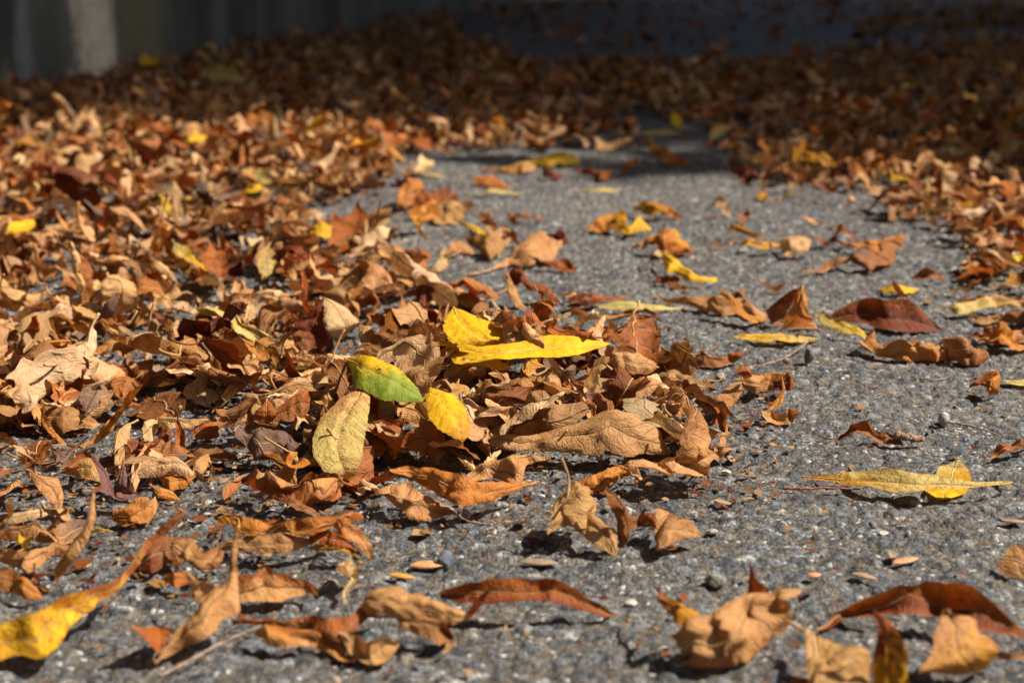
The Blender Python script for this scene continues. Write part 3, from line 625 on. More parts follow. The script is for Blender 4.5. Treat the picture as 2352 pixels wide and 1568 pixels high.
sheet('large pale yellow green leaf leaning on the left front of the heap', 'tan>cream>cream>cream', [(842, 884), (851, 915), (846, 960), (838, 1010), (830, 1060), (815, 1095), (801, 1108)], [(833, 885), (780, 915), (735, 960), (716, 1010), (719, 1050), (750, 1092), (797, 1108)], [3.4, 3.1, 2.6, 1.9, 1.1, .3], tilt=.3, warp=.12, bulge=.08, ruffle=.02, spot=.5, kind='yellow', short='the pale green leaf on the heap')
sheet('long tan leaf with curved dark midrib along the front of the heap', 'tan', [(1120, 1003), (1200, 995), (1290, 984), (1340, 960), (1400, 945), (1470, 950), (1507, 976), (1546, 1034)], [(1103, 1026), (1190, 1041), (1290, 1041), (1380, 1049), (1440, 1052), (1500, 1046), (1546, 1041)], [1.0, .8, .9, .9, .4], warp=.4, bulge=.15, short='the long tan leaf at the heap front')
sheet('upright pointed brown leaf at the right end of the heap', 'brown>tan', [(1586, 914), (1601, 936), (1626, 970), (1639, 1010), (1633, 1050), (1608, 1066)], [(1583, 916), (1577, 960), (1564, 1000), (1550, 1040), (1535, 1070), (1565, 1076)], [3.6, 2.7, 1.7, .6], tilt=.3, warp=.5, bulge=.15, short='the upright brown leaf at the heap end')
sheet('orange leaf with long thin tip at the lower front of the heap', 'orange', [(893, 1078), (930, 1067), (990, 1074), (1060, 1085), (1096, 1106), (1150, 1100), (1182, 1111), (1242, 1102)], [(898, 1086), (950, 1101), (985, 1126), (1030, 1151), (1060, 1165), (1120, 1152), (1176, 1131), (1242, 1105)], [1.6, 1.1, .9, .8, .9], warp=.5, short='the orange leaf at the heap front')
sheet('tan leaf with pale side veins below the long tan leaf', 'tan', [(1072, 1085), (1130, 1062), (1170, 1047), (1222, 1044), (1262, 1045)], [(1078, 1106), (1140, 1098), (1188, 1112), (1216, 1078), (1264, 1049)], [.7, .6, .7, 1.2], warp=.5)
sheet('folded tan leaf at the foot of the heap, under the orange leaf', 'tan', [(863, 1114), (900, 1104), (940, 1110), (982, 1135), (1022, 1156), (1046, 1176)], [(865, 1122), (900, 1160), (940, 1186), (985, 1196), (1022, 1192), (1046, 1186)], [1.0, .4, .1, .1], warp=.9)
sheet('brown wavy leaf below the left slope of the heap', 'tan>brown', [(513, 1146), (560, 1105), (620, 1095), (690, 1110), (740, 1090), (787, 1120)], [(514, 1152), (580, 1127), (620, 1151), (680, 1166), (740, 1167), (790, 1132)], [.2, .3, .3, .3], acr='rust>tan', warp=1.)
# --- left cluster
sheet('broad tan leaf with a curved dark midrib, left edge cluster', 'pale', [(585, 166), (622, 125), (702, 86), (792, 74), (852, 110), (892, 156)], [(592, 180), (692, 172), (780, 166), (892, 166)], [.6, .7, .7], C3, warp=.4, bulge=.2, extra=[('orange>rust', [(720, 168), (800, 163), (888, 162)], [(738, 195), (782, 242), (852, 222), (888, 170)], [.3, .1, .3])])
sheet('purplish brown deeply notched leaf with spikes, left cluster', 'mauve', [(432, 68), (482, 140), (512, 200), (562, 240), (662, 250)], [(424, 74), (440, 130), (450, 182), (452, 238), (562, 272), (702, 264)], [2.4, 1.4, .6, .4], C3, tilt=.4, warp=.4, short='the purplish notched leaf', extra=[('mauve', [(571, 108), (586, 160), (588, 220), (625, 245)], [(566, 110), (550, 160), (538, 200), (525, 245)], [2.0, 1.4, .8], dict(tilt=.3))])
sheet('square ended tan leaf bent over at left', 'tan', [(120, 150), (202, 164), (276, 176), (292, 250), (282, 350)], [(114, 155), (150, 202), (202, 252), (240, 312), (256, 354)], [1.6, 1.3, .8, .1], C3, tilt=.5, warp=.5)
sheet('tan leaf with dark midrib behind the purplish notched leaf', 'tan', [(272, 142), (340, 92), (402, 74), (452, 90), (470, 180)], [(280, 152), (342, 168), (402, 192), (468, 195)], [.6, .6, .5], C3)
sheet('small upturned tan leaf at the right end of the left cluster', 'tan', [(880, 152), (902, 95), (950, 64), (976, 82)], [(890, 162), (932, 152), (976, 116), (980, 92)], [.3, .4, .5], C3)
sheet('orange tip lying over the purplish leaf', 'orange', [(680, 194), (732, 214), (792, 236), (836, 280)], [(690, 212), (722, 262), (782, 277), (836, 284)], [.9, .4, .1], C3)
sheet('orange brown crumpled piece below the purplish leaf', 'orange>tan', [(550, 332), (612, 292), (682, 284), (742, 290)], [(550, 382), (602, 402), (672, 392), (722, 342), (742, 302)], [.1, .1, .2], C3, warp=1.2)
sheet('curled tan leaf pointing up at the left edge', 'tan', [(442, 262), (440, 380), (405, 480), (345, 580), (262, 652)], [(425, 268), (402, 380), (375, 470), (255, 570), (252, 642)], [3.4, 2.3, 1.3, .1], C3, tilt=.3, warp=.4, short='the curled tan leaf at the left edge', extra=[('tan', [(-60, 505), (60, 495), (180, 500), (300, 490), (380, 470)], [(-60, 560), (60, 580), (130, 620), (230, 560), (340, 545)], [.2, .2, .3, .6])])
sheet('orange brown leaf lying flat along the left edge below the curled tan leaf', 'brown>orange', [(-60, 600), (60, 580), (140, 640), (200, 720)], [(-60, 700), (60, 700), (120, 740), (205, 735)], [.1, .1], C3)
sheet('grey tan narrow leaf lying across the left edge cluster', 'grey>pale', [(-60, 350), (60, 330), (200, 315), (215, 330)], [(-60, 400), (60, 385), (150, 365), (218, 345)], [.6, .5], C3, warp=.3)
sheet('wrinkled grey tan leaf in the left edge cluster', 'tan>grey', [(240, 400), (280, 380), (340, 350), (400, 350)], [(240, 480), (290, 492), (340, 470), (400, 400)], [.2, .2, .4], C3, warp=1.2)
sheet('brown leaf behind the grey tan narrow leaf, left edge cluster', 'brown>tan', [(-40, 415), (60, 395), (150, 400), (222, 430)], [(-40, 460), (60, 470), (150, 480), (225, 470)], [.2, .2], C3, warp=.9)
CM = (1176, 229.5, .5); CH = (784, 386.8, 1/3); CT = (784, 0, 1/3); CF = (1096, 612.5, .3083); CE = (644.7, 644.7, .3083); CI = (0, 522.8, 1/3)
# --- open asphalt, middle distance
sheet('golden orange pointed leaf on the far asphalt', 'orange>ochre', [(335, 595), (400, 540), (470, 508), (525, 498), (532, 540), (537, 590)], [(335, 601), (400, 604), (480, 606), (537, 600)], [.1, .1, .4], CM, kind='brown', short='the golden orange leaf on far asphalt')
sheet('yellow leaf touching the golden orange leaf', 'yellow', [(485, 600), (540, 585), (590, 520), (602, 555), (636, 590)], [(485, 604), (520, 623), (580, 607), (637, 600)], [.3, .2, .3], CM, warp=.3)
sheet('dark orange leaf lying behind the golden orange leaf', 'ochre>rust', [(560, 500), (620, 460), (680, 473), (742, 500), (792, 535)], [(560, 506), (640, 532), (702, 522), (792, 547)], [.5, .6, .1], CM, kind='brown')
sheet('orange brown leaf with yellow edge in the mid asphalt', 'orange', [(560, 660), (640, 630), (720, 618), (752, 590), (782, 630), (827, 690)], [(560, 669), (640, 682), (702, 702), (762, 714), (827, 702)], [.5, .4, .1, .1], CM, acr='rust>orange>ochre', warp=.9)
sheet('bright yellow bent leaf in the middle of the asphalt', 'yellow', [(680, 700), (722, 705), (770, 750), (802, 770), (862, 810), (940, 811)], [(685, 706), (706, 796), (742, 792), (802, 832), (862, 840), (940, 836)], [.7, .5, .3, .2], CM, warp=.25, short='the bent yellow leaf mid asphalt')
sheet('dark curled scrap below the bent yellow leaf', 'dark>brown', [(645, 825), (680, 798), (742, 800), (792, 830), (786, 868)], [(648, 838), (690, 837), (742, 842), (765, 872), (784, 876)], [.3, .4, .1], CM, warp=1.2)
sheet('tan wing shaped leaf right of the curled scrap', 'tan', [(660, 905), (760, 905), (862, 893), (942, 905), (1022, 900), (1102, 930), (1168, 985)], [(665, 916), (782, 937), (872, 967), (962, 1002), (1042, 994), (1102, 1012), (1168, 1002)], [.3, .4, .1, .1, .1], CM, warp=.6, short='the wing shaped tan leaf')
sheet('narrow orange stick like leaf across the wing shaped leaf', 'orange', [(965, 893), (1042, 938), (1102, 988), (1172, 1003)], [(965, 911), (1032, 972), (1096, 1027), (1172, 1017)], [1.6, 1.2, .6, .1], CM, tilt=.4)
sheet('brown triangular tip behind the wing shaped leaf', 'brown', [(970, 905), (1030, 880), (1073, 858)], [(990, 917), (1062, 917), (1075, 864)], [.4, .5, 1.2], CM)
sheet('pale yellow narrow leaf on the asphalt behind the heap', 'cream', [(390, 945), (470, 924), (562, 924), (642, 940), (792, 957)], [(395, 953), (480, 962), (582, 964), (662, 967), (792, 963)], [.5, .4, .1], CM, warp=.2, short='the pale narrow leaf behind the heap')
sheet('rust leaf with hollow curl behind the pale yellow narrow leaf', 'dark>rust', [(253, 950), (270, 898), (312, 883), (402, 898), (522, 910)], [(256, 958), (332, 952), (372, 947), (432, 927), (522, 919)], [.3, .4, .4, .3], CM, warp=.5)
sheet('wavy orange strip in front of the pale yellow narrow leaf', 'orange', [(258, 938), (320, 953), (380, 988), (452, 988), (562, 953), (622, 968), (692, 1018)], [(262, 962), (320, 1002), (400, 1008), (452, 1005), (562, 975), (622, 992), (692, 1026)], [.3, .1, .1, .3, .1], CM, acr='orange>rust')
sheet('dark red hooked leaf standing behind the heap', 'dark>rust', [(1130, 740), (1180, 680), (1242, 690), (1292, 780), (1382, 795), (1452, 840), (1527, 920)], [(1150, 802), (1200, 792), (1262, 822), (1332, 862), (1402, 864), (1462, 922), (1522, 927)], [1.6, 1.5, 1.0, .6, .1], CH, warp=.5, short='the dark red hook behind the heap')
sheet('tan leaf side hanging under the dark red hooked leaf', 'tan', [(1150, 728), (1222, 860), (1277, 962)], [(1130, 740), (1140, 850), (1200, 962), (1250, 977)], [2.2, 1.2, .1], CH, tilt=.4)
sheet('large tan leaf with creases on the mid asphalt', 'tan', [(880, 734), (1020, 688), (1142, 620), (1202, 540), (1302, 450), (1382, 438), (1522, 528)], [(885, 743), (1020, 718), (1162, 684), (1302, 698), (1402, 654), (1462, 622), (1522, 550)], [.05, .1, .1, .1, .4, .9], CH, warp=.45, short='the creased tan leaf mid asphalt')
sheet('dark red curled leaf right of the creased tan leaf', 'dark>rust', [(1310, 640), (1402, 650), (1522, 598), (1562, 600), (1622, 690)], [(1330, 667), (1402, 692), (1482, 708), (1572, 723), (1622, 702)], [.3, .1, .1], CH, warp=1.1)
sheet('dark spike behind the creased tan leaf', 'dark', [(1400, 450), (1480, 445), (1522, 398), (1562, 510)], [(1405, 467), (1470, 492), (1532, 532), (1560, 525)], [1.0, .8, .6], CH)
sheet('small tan cupped leaf left of the creased tan leaf', 'tan', [(670, 580), (760, 510), (832, 498), (882, 540), (947, 590)], [(672, 587), (742, 597), (822, 584), (882, 582), (947, 602)], [.1, .4, .4, .1], CH, acr='rust>tan>tan')
sheet('brown veined leaf left behind the creased tan leaf', 'brown>tan', [(860, 470), (962, 450), (1052, 438), (1102, 480), (1132, 520)], [(865, 502), (962, 592), (1022, 642), (1092, 602), (1132, 532)], [.5, .1, .1, .4], CH)
sheet('pale yellow leaf lying in the mid asphalt cluster', 'cream>yellow', [(770, 343), (852, 368), (922, 388), (992, 440)], [(780, 362), (862, 412), (932, 444), (992, 462)], [1.0, .8, .5], CH, warp=.3, spot=.2)
sheet('dark rust arch leaf in the mid cluster', 'rust>dark', [(490, 200), (562, 168), (642, 150), (722, 140), (792, 170), (827, 240)], [(500, 262), (582, 252), (662, 244), (742, 234), (802, 252), (827, 262)], [.3, .6, .6, .2], CH, warp=.4)
sheet('tan fan leaf right of the upright leaf in the mid cluster', 'tan', [(630, 350), (702, 260), (742, 213), (802, 250), (842, 330)], [(640, 404), (722, 394), (802, 374), (847, 347)], [.1, .1, .3], CH, warp=1.)
sheet('orange brown lump leaf at the drift edge', 'orange>brown', [(370, 270), (390, 190), (442, 80), (502, 100), (547, 180)], [(370, 294), (442, 286), (502, 264), (547, 204)], [.2, .1, .4], CH, warp=1., acr='brown>orange')
sheet('yellow leaf lying at the shade line, centre', 'yellow', [(1262, 1085), (1382, 1088), (1452, 1048), (1562, 1058), (1655, 1110)], [(1330, 1132), (1432, 1147), (1542, 1142), (1660, 1126)], [.3, .1, .1], CT, warp=.3, short='the yellow leaf at the shade line')
sheet('flat orange tan leaf in front of the shade line yellow leaf', 'orange>tan', [(980, 1160), (1122, 1148), (1262, 1108), (1342, 1140)], [(985, 1172), (1142, 1198), (1262, 1198), (1342, 1162)], [.1, .1, .3], CT)
sheet('orange leaf on far asphalt, left of centre', 'orange', [(905, 1245), (962, 1208), (1042, 1206), (1102, 1250), (1167, 1280)], [(912, 1294), (1002, 1298), (1102, 1302), (1170, 1294)], [.1, .1], CT, acr='rust>orange')
sheet('small dark leaf left of the pair on far asphalt', 'dark', [(1378, 1170), (1420, 1160), (1500, 1195), (1528, 1205)], [(1388, 1215), (1442, 1245), (1502, 1243), (1530, 1220)], [.2, .1], CT)
sheet('larger dark red leaf right of the pair on far asphalt', 'dark>rust', [(1612, 1155), (1690, 1150), (1772, 1178), (1850, 1170), (1855, 1200)], [(1620, 1180), (1700, 1205), (1782, 1255), (1842, 1235), (1857, 1210)], [.4, .1, .1], CT)
sheet('rust and tan leaf slanting at the shade line, right of centre', 'orange>rust', [(2130, 1000), (2172, 1010), (2252, 1040), (2322, 1070), (2420, 1120)], [(2140, 1060), (2192, 1120), (2262, 1130), (2342, 1140), (2425, 1140)], [.6, .2, .1], CT)
sheet('round pale tan leaf on the right asphalt', 'pale', [(1224, 640), (1290, 622), (1382, 640), (1362, 690)], [(1225, 652), (1245, 722), (1292, 714), (1342, 704)], [.5, .1, .2, .3], CM, warp=.3, short='the round pale leaf')
sheet('pinkish brown leaf with long left tail on right asphalt', 'brown', [(1370, 800), (1430, 740), (1562, 718), (1662, 690), (1742, 650), (1808, 618)], [(1372, 807), (1442, 767), (1562, 754), (1642, 788), (1732, 774), (1802, 642)], [.05, .3, .2, .1, .8], CM, warp=.9, short='the long tailed brown leaf')
sheet('orange leaf behind the long tailed brown leaf', 'orange', [(1480, 648), (1602, 655), (1652, 640), (1722, 630), (1802, 622)], [(1485, 657), (1582, 684), (1662, 694), (1722, 694), (1797, 642)], [.3, .3, .3, .9], CM)
sheet('orange brown leaf rolled into a scroll, right of the yellow strip', 'orange>brown', [(1300, 708), (1372, 800), (1442, 788), (1502, 800), (1602, 778), (1702, 773), (1782, 788), (1872, 798)], [(1298, 862), (1402, 902), (1482, 932), (1602, 948), (1702, 938), (1762, 943), (1842, 904), (1880, 812)], [.3, .1, .1, .1, .2, .5], CG, warp=1., bulge=.3, acr='orange>tan>rust', short='the scrolled leaf at right')
sheet('tube shaped tan end beside the scrolled leaf', 'tan>rust', [(1790, 778), (1902, 778), (2002, 808), (2062, 838), (2097, 880)], [(1850, 884), (1902, 904), (1952, 963), (2012, 968), (2062, 948), (2097, 898)], [.4, .1, .1], CG, warp=.8, bulge=.4)
sheet('small brown boat shaped leaf alone on the asphalt', 'brown', [(85, 872), (142, 833), (182, 902), (262, 912), (332, 862), (444, 843)], [(78, 962), (162, 977), (242, 983), (312, 978), (362, 943), (444, 852)], [.1, .1, .1, 1.0], CG, acr='brown>rust', short='the boat shaped leaf')
sheet('small orange hooked leaf near the right edge', 'rust>orange', [(1960, 1110), (2020, 1048), (2102, 998), (2182, 988), (2197, 1050), (2192, 1150)], [(1962, 1122), (2052, 1092), (2122, 1112), (2128, 1112), (2073, 1152), (2132, 1158)], [.1, .6, .8, .1], CG, tilt=.5)
sheet('wavy yellow tan leaf at the right edge', 'cream>tan', [(1810, 538), (1902, 518), (2002, 488), (2152, 463), (2302, 498), (2500, 510)], [(1820, 552), (1902, 602), (2002, 584), (2152, 554), (2302, 552), (2500, 562)], [.4, .4, .7, .7], CG, kind='yellow', warp=.5)
sheet('tan wavy leaf under the yellow tan leaf, right edge', 'tan>brown', [(1960, 600), (2052, 578), (2182, 568), (2352, 600), (2500, 600)], [(1960, 613), (2052, 673), (2182, 664), (2302, 694), (2500, 692)], [.2, .1, .1], CG, warp=.9)
sheet('pointed rust leaf reaching out of the right edge litter', 'rust>tan', [(2005, 745), (2102, 738), (2202, 700), (2352, 690), (2480, 700)], [(2010, 750), (2102, 802), (2202, 835), (2352, 800), (2480, 810)], [.2, .1, .1], CG, warp=1.)
# --- heap, left cluster and drift front
sheet('tan leaf with pale curved midrib on the right slope of the heap', 'tan', [(985, 720), (1010, 640), (1112, 630), (1202, 643), (1292, 698), (1342, 744)], [(985, 727), (1052, 772), (1132, 802), (1222, 814), (1292, 793), (1342, 752)], [3.1, 2.7, 2.5, 2.6], CF, warp=.45, bulge=.2, short='the curved midrib leaf on the heap')
sheet('brown leaf with a hooked tip on the right side of the heap', 'tan>brown', [(868, 902), (952, 838), (1042, 818), (1122, 850), (1167, 930), (1152, 990)], [(860, 934), (932, 963), (1002, 988), (1062, 933), (1112, 963), (1147, 1002)], [2.0, 1.8, 2.0, 1.6], CF, warp=.5)
sheet('dull brown crumpled leaf in the middle of the right heap slope', 'grey>brown', [(690, 998), (762, 958), (892, 928), (972, 963), (1032, 1008)], [(620, 1062), (762, 1088), (882, 1093), (962, 1123), (1032, 1043)], [1.5, 1.5, 1.4], CF, warp=1.1)
sheet('tan leaf lying against the hooked brown leaf on the heap', 'tan', [(1160, 928), (1202, 858), (1262, 812), (1332, 840), (1392, 880)], [(1165, 1003), (1232, 988), (1292, 988), (1392, 903)], [1.8, 1.7, 2.0], CF, warp=.5)
sheet('tan pointed leaf reaching from the heap towards the right', 'tan>brown', [(1390, 858), (1442, 798), (1562, 828), (1662, 880), (1782, 913)], [(1400, 903), (1502, 934), (1602, 934), (1702, 929), (1784, 921)], [1.7, 1.5, 1.4, 1.3], CF, warp=.9)
sheet('knotted tan leaf on the right shoulder of the heap', 'tan', [(1400, 958), (1442, 923), (1502, 933), (1592, 988)], [(1410, 1114), (1462, 1163), (1522, 1143), (1587, 1012)], [1.2, .9, 1.1], CF, warp=1.3)
sheet('rust leaf linking the heap to the curled right arm', 'rust>tan', [(1600, 988), (1752, 958), (1882, 943), (1977, 923)], [(1680, 1078), (1782, 1108), (1852, 1118), (1902, 1043), (1980, 932)], [1.0, .4, .6, 1.3], CF, warp=.5)
sheet('tan leaf arching away from the heap with rolled end', 'tan>orange', [(420, 1028), (482, 1008), (602, 998), (722, 988), (767, 1060)], [(430, 1103), (502, 1153), (602, 1113), (692, 1113), (762, 1083)], [.8, .4, .8, .9], CG, warp=.8, bulge=.3, extra=[('dark>rust', [(610, 1060), (682, 1028), (732, 988), (768, 1060)], [(620, 1103), (682, 1123), (742, 1133), (770, 1078)], [.9, .9, 1.0]), ('tan', [(270, 1130), (330, 1075), (400, 1055), (420, 1130)], [(250, 1150), (320, 1140), (400, 1140), (425, 1150)], [1.1, 1.1, 1.1])])
sheet('small rust loop standing on the curled right arm', 'rust', [(400, 953), (462, 968), (480, 1030), (432, 1047)], [(395, 958), (367, 985), (378, 1010), (424, 1044)], [2.7, 2.4, 1.8], CG, tilt=.3)
sheet('thin curled orange strip dangling right of the heap', 'orange', [(690, 1028), (712, 1110), (692, 1202), (642, 1252)], [(680, 1034), (684, 1110), (638, 1182), (590, 1252)], [1.9, 1.3, .8, .6], CG, tilt=.4, warp=.5)
sheet('small cupped tan leaf on the asphalt just right of the heap', 'tan', [(545, 1274), (602, 1253), (692, 1280), (742, 1253), (802, 1268)], [(550, 1302), (602, 1353), (692, 1363), (752, 1374), (797, 1286)], [.5, .1, .1, .1, .7], CG, warp=.6, bulge=-.3)
sheet('grey brown veined leaf slumped on the left end of the heap', 'grey', [(1580, 1388), (1662, 1343), (1762, 1353), (1902, 1368), (2002, 1418), (2062, 1500)], [(1600, 1453), (1692, 1543), (1742, 1593), (1852, 1593), (2002, 1613), (2102, 1543)], [1.6, .8, .6, .4, .8], CI, warp=.8)
sheet('dark rust leaf standing behind the grey brown leaf', 'rust', [(1900, 1250), (2002, 1168), (2112, 1108), (2137, 1180)], [(1900, 1343), (2002, 1343), (2082, 1323), (2132, 1263)], [1.8, 1.8, 2.0], CI, acr='brown>rust', warp=.5)
sheet('small deep orange leaf cupped between brown leaves left of the pale green leaf', 'rust', [(1845, 1183), (1892, 1230), (1917, 1290), (1882, 1333)], [(1842, 1187), (1790, 1240), (1753, 1290), (1798, 1348)], [3.2, 2.8, 2.2], CI, tilt=.3, warp=.4)
sheet('tall tan leaf curled over at the far left of the heap', 'tan', [(1600, 1290), (1652, 1218), (1702, 1118), (1752, 1130), (1792, 1180)], [(1600, 1373), (1682, 1343), (1742, 1303), (1782, 1243)], [1.5, 1.7, 2.3], CI, warp=1.2)
sheet('pale curled leaf with rust inside, left of the heap', 'pale>tan', [(970, 1388), (1010, 1328), (1102, 1303), (1202, 1308), (1302, 1323), (1462, 1308)], [(1000, 1483), (1062, 1503), (1082, 1373), (1162, 1403), (1302, 1393), (1466, 1326)], [.6, .2, 1.1, 1.0, 1.2], CI, warp=.5, bulge=.25, extra=[('rust', [(1290, 1400), (1402, 1338), (1500, 1328)], [(1350, 1453), (1452, 1463), (1510, 1440)], [.5, .4]), ('dark>rust', [(1080, 1375), (1150, 1340), (1180, 1420)], [(1085, 1480), (1150, 1490), (1185, 1440)], [.3, .3])])
sheet('narrow orange leaf bent in a wide V on the left', 'orange', [(445, 1488), (562, 1498), (642, 1448), (722, 1348), (802, 1238), (902, 1118), (964, 1088)], [(450, 1506), (562, 1528), (662, 1488), (772, 1403), (792, 1343), (882, 1233), (966, 1096)], [.1, .2, .6, 1.4, 2.4, 3.4], CI, warp=.5, short='the bent orange leaf on the left', extra=[('orange', [(300, 1228), (332, 1300), (382, 1400), (452, 1488)], [(290, 1235), (284, 1350), (340, 1432), (442, 1506)], [2.4, 1.3, .3, .1], dict(tilt=.4))])
sheet('broad brown leaf lying inside the bent orange leaf', 'brown>tan', [(310, 1238), (422, 1208), (542, 1250), (622, 1300), (672, 1350)], [(340, 1403), (442, 1443), (542, 1403), (642, 1393), (670, 1372)], [.3, .1, .2, .3], CI, warp=.5)
sheet('orange brown leaf with veined ripples, left of the bent orange leaf', 'orange>brown', [(430, 978), (542, 958), (642, 990), (757, 1030)], [(450, 1093), (602, 1103), (702, 1083), (752, 1053)], [.9, .8, .9], CI, warp=.7)
sheet('rippled orange brown leaf behind the bent orange leaf', 'orange>brown', [(730, 1098), (802, 1018), (882, 1028), (952, 1080), (972, 1110)], [(740, 1133), (802, 1173), (862, 1183), (932, 1143), (967, 1122)], [.8, .6, .7], CI, warp=.7)
sheet('tan triangular leaf standing behind the left side of the heap', 'pale', [(290, 113), (402, 158), (502, 200), (603, 310), (542, 362), (462, 443)], [(285, 120), (318, 200), (323, 300), (358, 392), (438, 447)], [3.6, 2.8, 1.9, .9], CE, tilt=.3, warp=.25, short='the standing tan triangle behind the heap')
sheet('dark leaf standing against the tan triangle behind the heap', 'dark', [(320, 150), (332, 250), (327, 330), (372, 480)], [(290, 150), (202, 228), (98, 300), (68, 350), (202, 443), (302, 523)], [3.4, 2.4, 1.4, .5], CE, tilt=.3, warp=.4)
sheet('dark folded leaf with a pale standing rim left of the heap', 'dark>brown', [(1186, 788), (1252, 858), (1352, 940), (1464, 1030)], [(1180, 800), (1184, 900), (1190, 1000), (1215, 1033), (1422, 1038)], [2.8, 1.9, 1.0, .3], CI, tilt=.4, warp=.2)
sheet('tan scroll leaf in the left drift ahead of the heap', 'pale>tan', [(1770, 828), (1852, 758), (1982, 768), (2072, 850)], [(1780, 893), (1902, 903), (2002, 873), (2082, 882)], [1.2, 1.2, 1.2], CI, warp=.8, extra=[('brown>dark', [(1990, 740), (2070, 703), (2150, 720), (2192, 800)], [(2010, 830), (2070, 850), (2130, 860), (2190, 830)], [1.5, 1.2])])
sheet('large tan leaf folded behind the standing tan triangle, drift edge', 'tan', [(0, 770), (110, 660), (200, 640), (300, 690), (400, 870)], [(5, 820), (120, 830), (250, 840), (395, 885)], [1.6, 1.5, 1.2], (784, 386.8, 1/3), warp=.4)
sheet('orange tan leaf with a hooked rust tip at the drift edge', 'tan>rust', [(240, 690), (350, 705), (480, 680), (560, 640), (600, 560), (622, 590)], [(330, 800), (420, 850), (520, 790), (570, 720), (605, 650), (622, 600)], [1.0, .9, 1.0, 1.6, 2.2], CH, warp=.4)
sheet('dark hollow curled leaf at the drift edge behind the heap', 'dark', [(510, 820), (560, 790), (620, 800), (650, 880)], [(515, 990), (560, 1030), (610, 1020), (645, 960)], [.6, .5], CH, bulge=-.3)
sheet('orange speckled leaf end beside the dark hollow leaf', 'ochre>orange', [(750, 850), (830, 840), (900, 860), (1005, 940)], [(780, 900), (850, 960), (930, 975), (1008, 950)], [.4, .1, .1], CH, kind='brown', spot=.9)
# --- leaves by midrib
hero('narrow yellow sliver poking left from under the speckled yellow leaf', 'yellow', [(985, 766, 4.2), (1015, 784, 4.0), (1060, 800, 3.8)], .3, 40, 5, (10, 10), spot=.3)
hero('yellow leaf half hidden under the long yellow leaf on the heap', 'yellow', [(1050, 806, 3.4), (1110, 838, 3.2), (1175, 862, 2.6)], .85, 30, 3, (10, -10), spot=.3, ruffle=.03)
hero('narrow rust leaf curling in a half ring at the heap end', 'rust>tan', [(1612, 948, 2.6), (1662, 972, 2.5), (1684, 1025, 1.6), (1655, 1070, .8), (1600, 1112, .2)], .5, [20, 50, 70, 40], 5, (30, 20))
hero('low wavy tan leaf under the right end of the heap', 'tan', [(1440, 1080, .5), (1520, 1088, .8), (1600, 1062, 1.3), (1680, 1035, 1.6)], .75, [40, 30, 10, 20], 10, (60, 40), ruffle=.2)
hero('narrow pale tan leaf crossing below the tip of the pale green leaf', 'pale', [(760, 1096, 1.5), (810, 1112, 1.5), (878, 1168, .3)], .55, 25, 15, (30, -30))
hero('rust brown cupped leaf left below the pale green leaf', 'rust>brown', [(680, 1120, 1.2), (730, 1140, .7), (800, 1135, 1.1)], .95, 30, 12, (80, 60), ruffle=.2)
hero('crumpled brown strip lying at the left foot of the heap', 'brown', [(590, 1130, .8), (650, 1160, .5), (730, 1172, .4)], .6, 10, 15, (50, 40), ruffle=.2)
hero('rounded orange brown leaf propped left of the pale green leaf', 'orange', [(650, 1042, 2.0), (660, 1075, 1.3), (650, 1108, .4)], .95, 0, 10, (40, 20), shape=(.9, .6))
hero('dark red twisted leaf just right of the pale green leaf', 'dark>rust', [(838, 880, 3.4), (850, 925, 2.7), (900, 948, 2.5), (960, 930, 2.7)], .6, [60, 50, 30], 10, (40, 50))
hero('tan leaf folded behind the green leaf', 'pale>tan', [(870, 830, 4.2), (930, 812, 4.6), (985, 850, 4.1), (1000, 900, 3.3)], 1.0, [30, 40, 40], 5, (-30, -20), spot=.2)
hero('brown ribbed leaf sloping behind the green leaf', 'brown', [(815, 815, 3.3), (880, 780, 4.1), (950, 755, 4.7)], .9, 35, 3, (-30, -10), ruffle=.06)
hero('pointed grey tan leaf standing left of the speckled yellow leaf', 'grey>pale', [(962, 716, 5.0), (985, 750, 4.5), (1030, 785, 4.0)], .85, 20, 14, (20, 20))
hero('arched tan leaf with a pale rim left of the speckled yellow leaf', 'tan', [(925, 800, 3.8), (965, 772, 4.4), (1030, 775, 4.6)], .95, 60, 2, (20, 20))
hero('small curled dark red leaf over the edge of the long yellow leaf', 'rust>grey', [(1000, 832, 3.8), (1035, 828, 4.2), (1056, 785, 5.2)], .6, 30, 20, (60, 60))
hero('rust spike leaf rising behind the long yellow leaf', 'rust', [(1218, 680, 6.2), (1240, 715, 5.4), (1275, 750, 4.8), (1345, 770, 4.3), (1410, 785, 3.9)], .6, [40, 50, 60, 40], 15, (30, 30), shape=(1.1, .7))
hero('tan curled leaf behind the speckled yellow leaf with dark hollow', 'tan>rust', [(1165, 780, 4.2), (1210, 740, 5.1), (1255, 745, 4.9)], 1.0, 40, 5, (60, 90), ruffle=.1)
hero('brown curled leaf between the two yellow leaves on the heap crest', 'brown', [(1130, 745, 4.5), (1175, 745, 4.8), (1225, 775, 4.3)], .8, 20, 12, (70, 30))
hero('brown leaf standing behind the curved midrib leaf', 'brown>rust', [(1412, 790, 3.9), (1425, 820, 3.3), (1440, 870, 2.2)], .75, 10, 10, (30, 20))
hero('yellowish tan leaf hanging under the long yellow leaf', 'ochre>tan>tan', [(1220, 825, 3.7), (1235, 880, 2.9), (1262, 925, 2.2), (1300, 965, 1.4)], .85, [0, -10, -10], 8, (-20, -15))
hero('dark brown scroll hiding the hollow below the long yellow leaf', 'brown>dark', [(1095, 925, 2.6), (1160, 905, 3.1), (1210, 935, 2.6), (1225, 985, 1.7)], .8, [60, 50, 20], 5, (-40, -60))
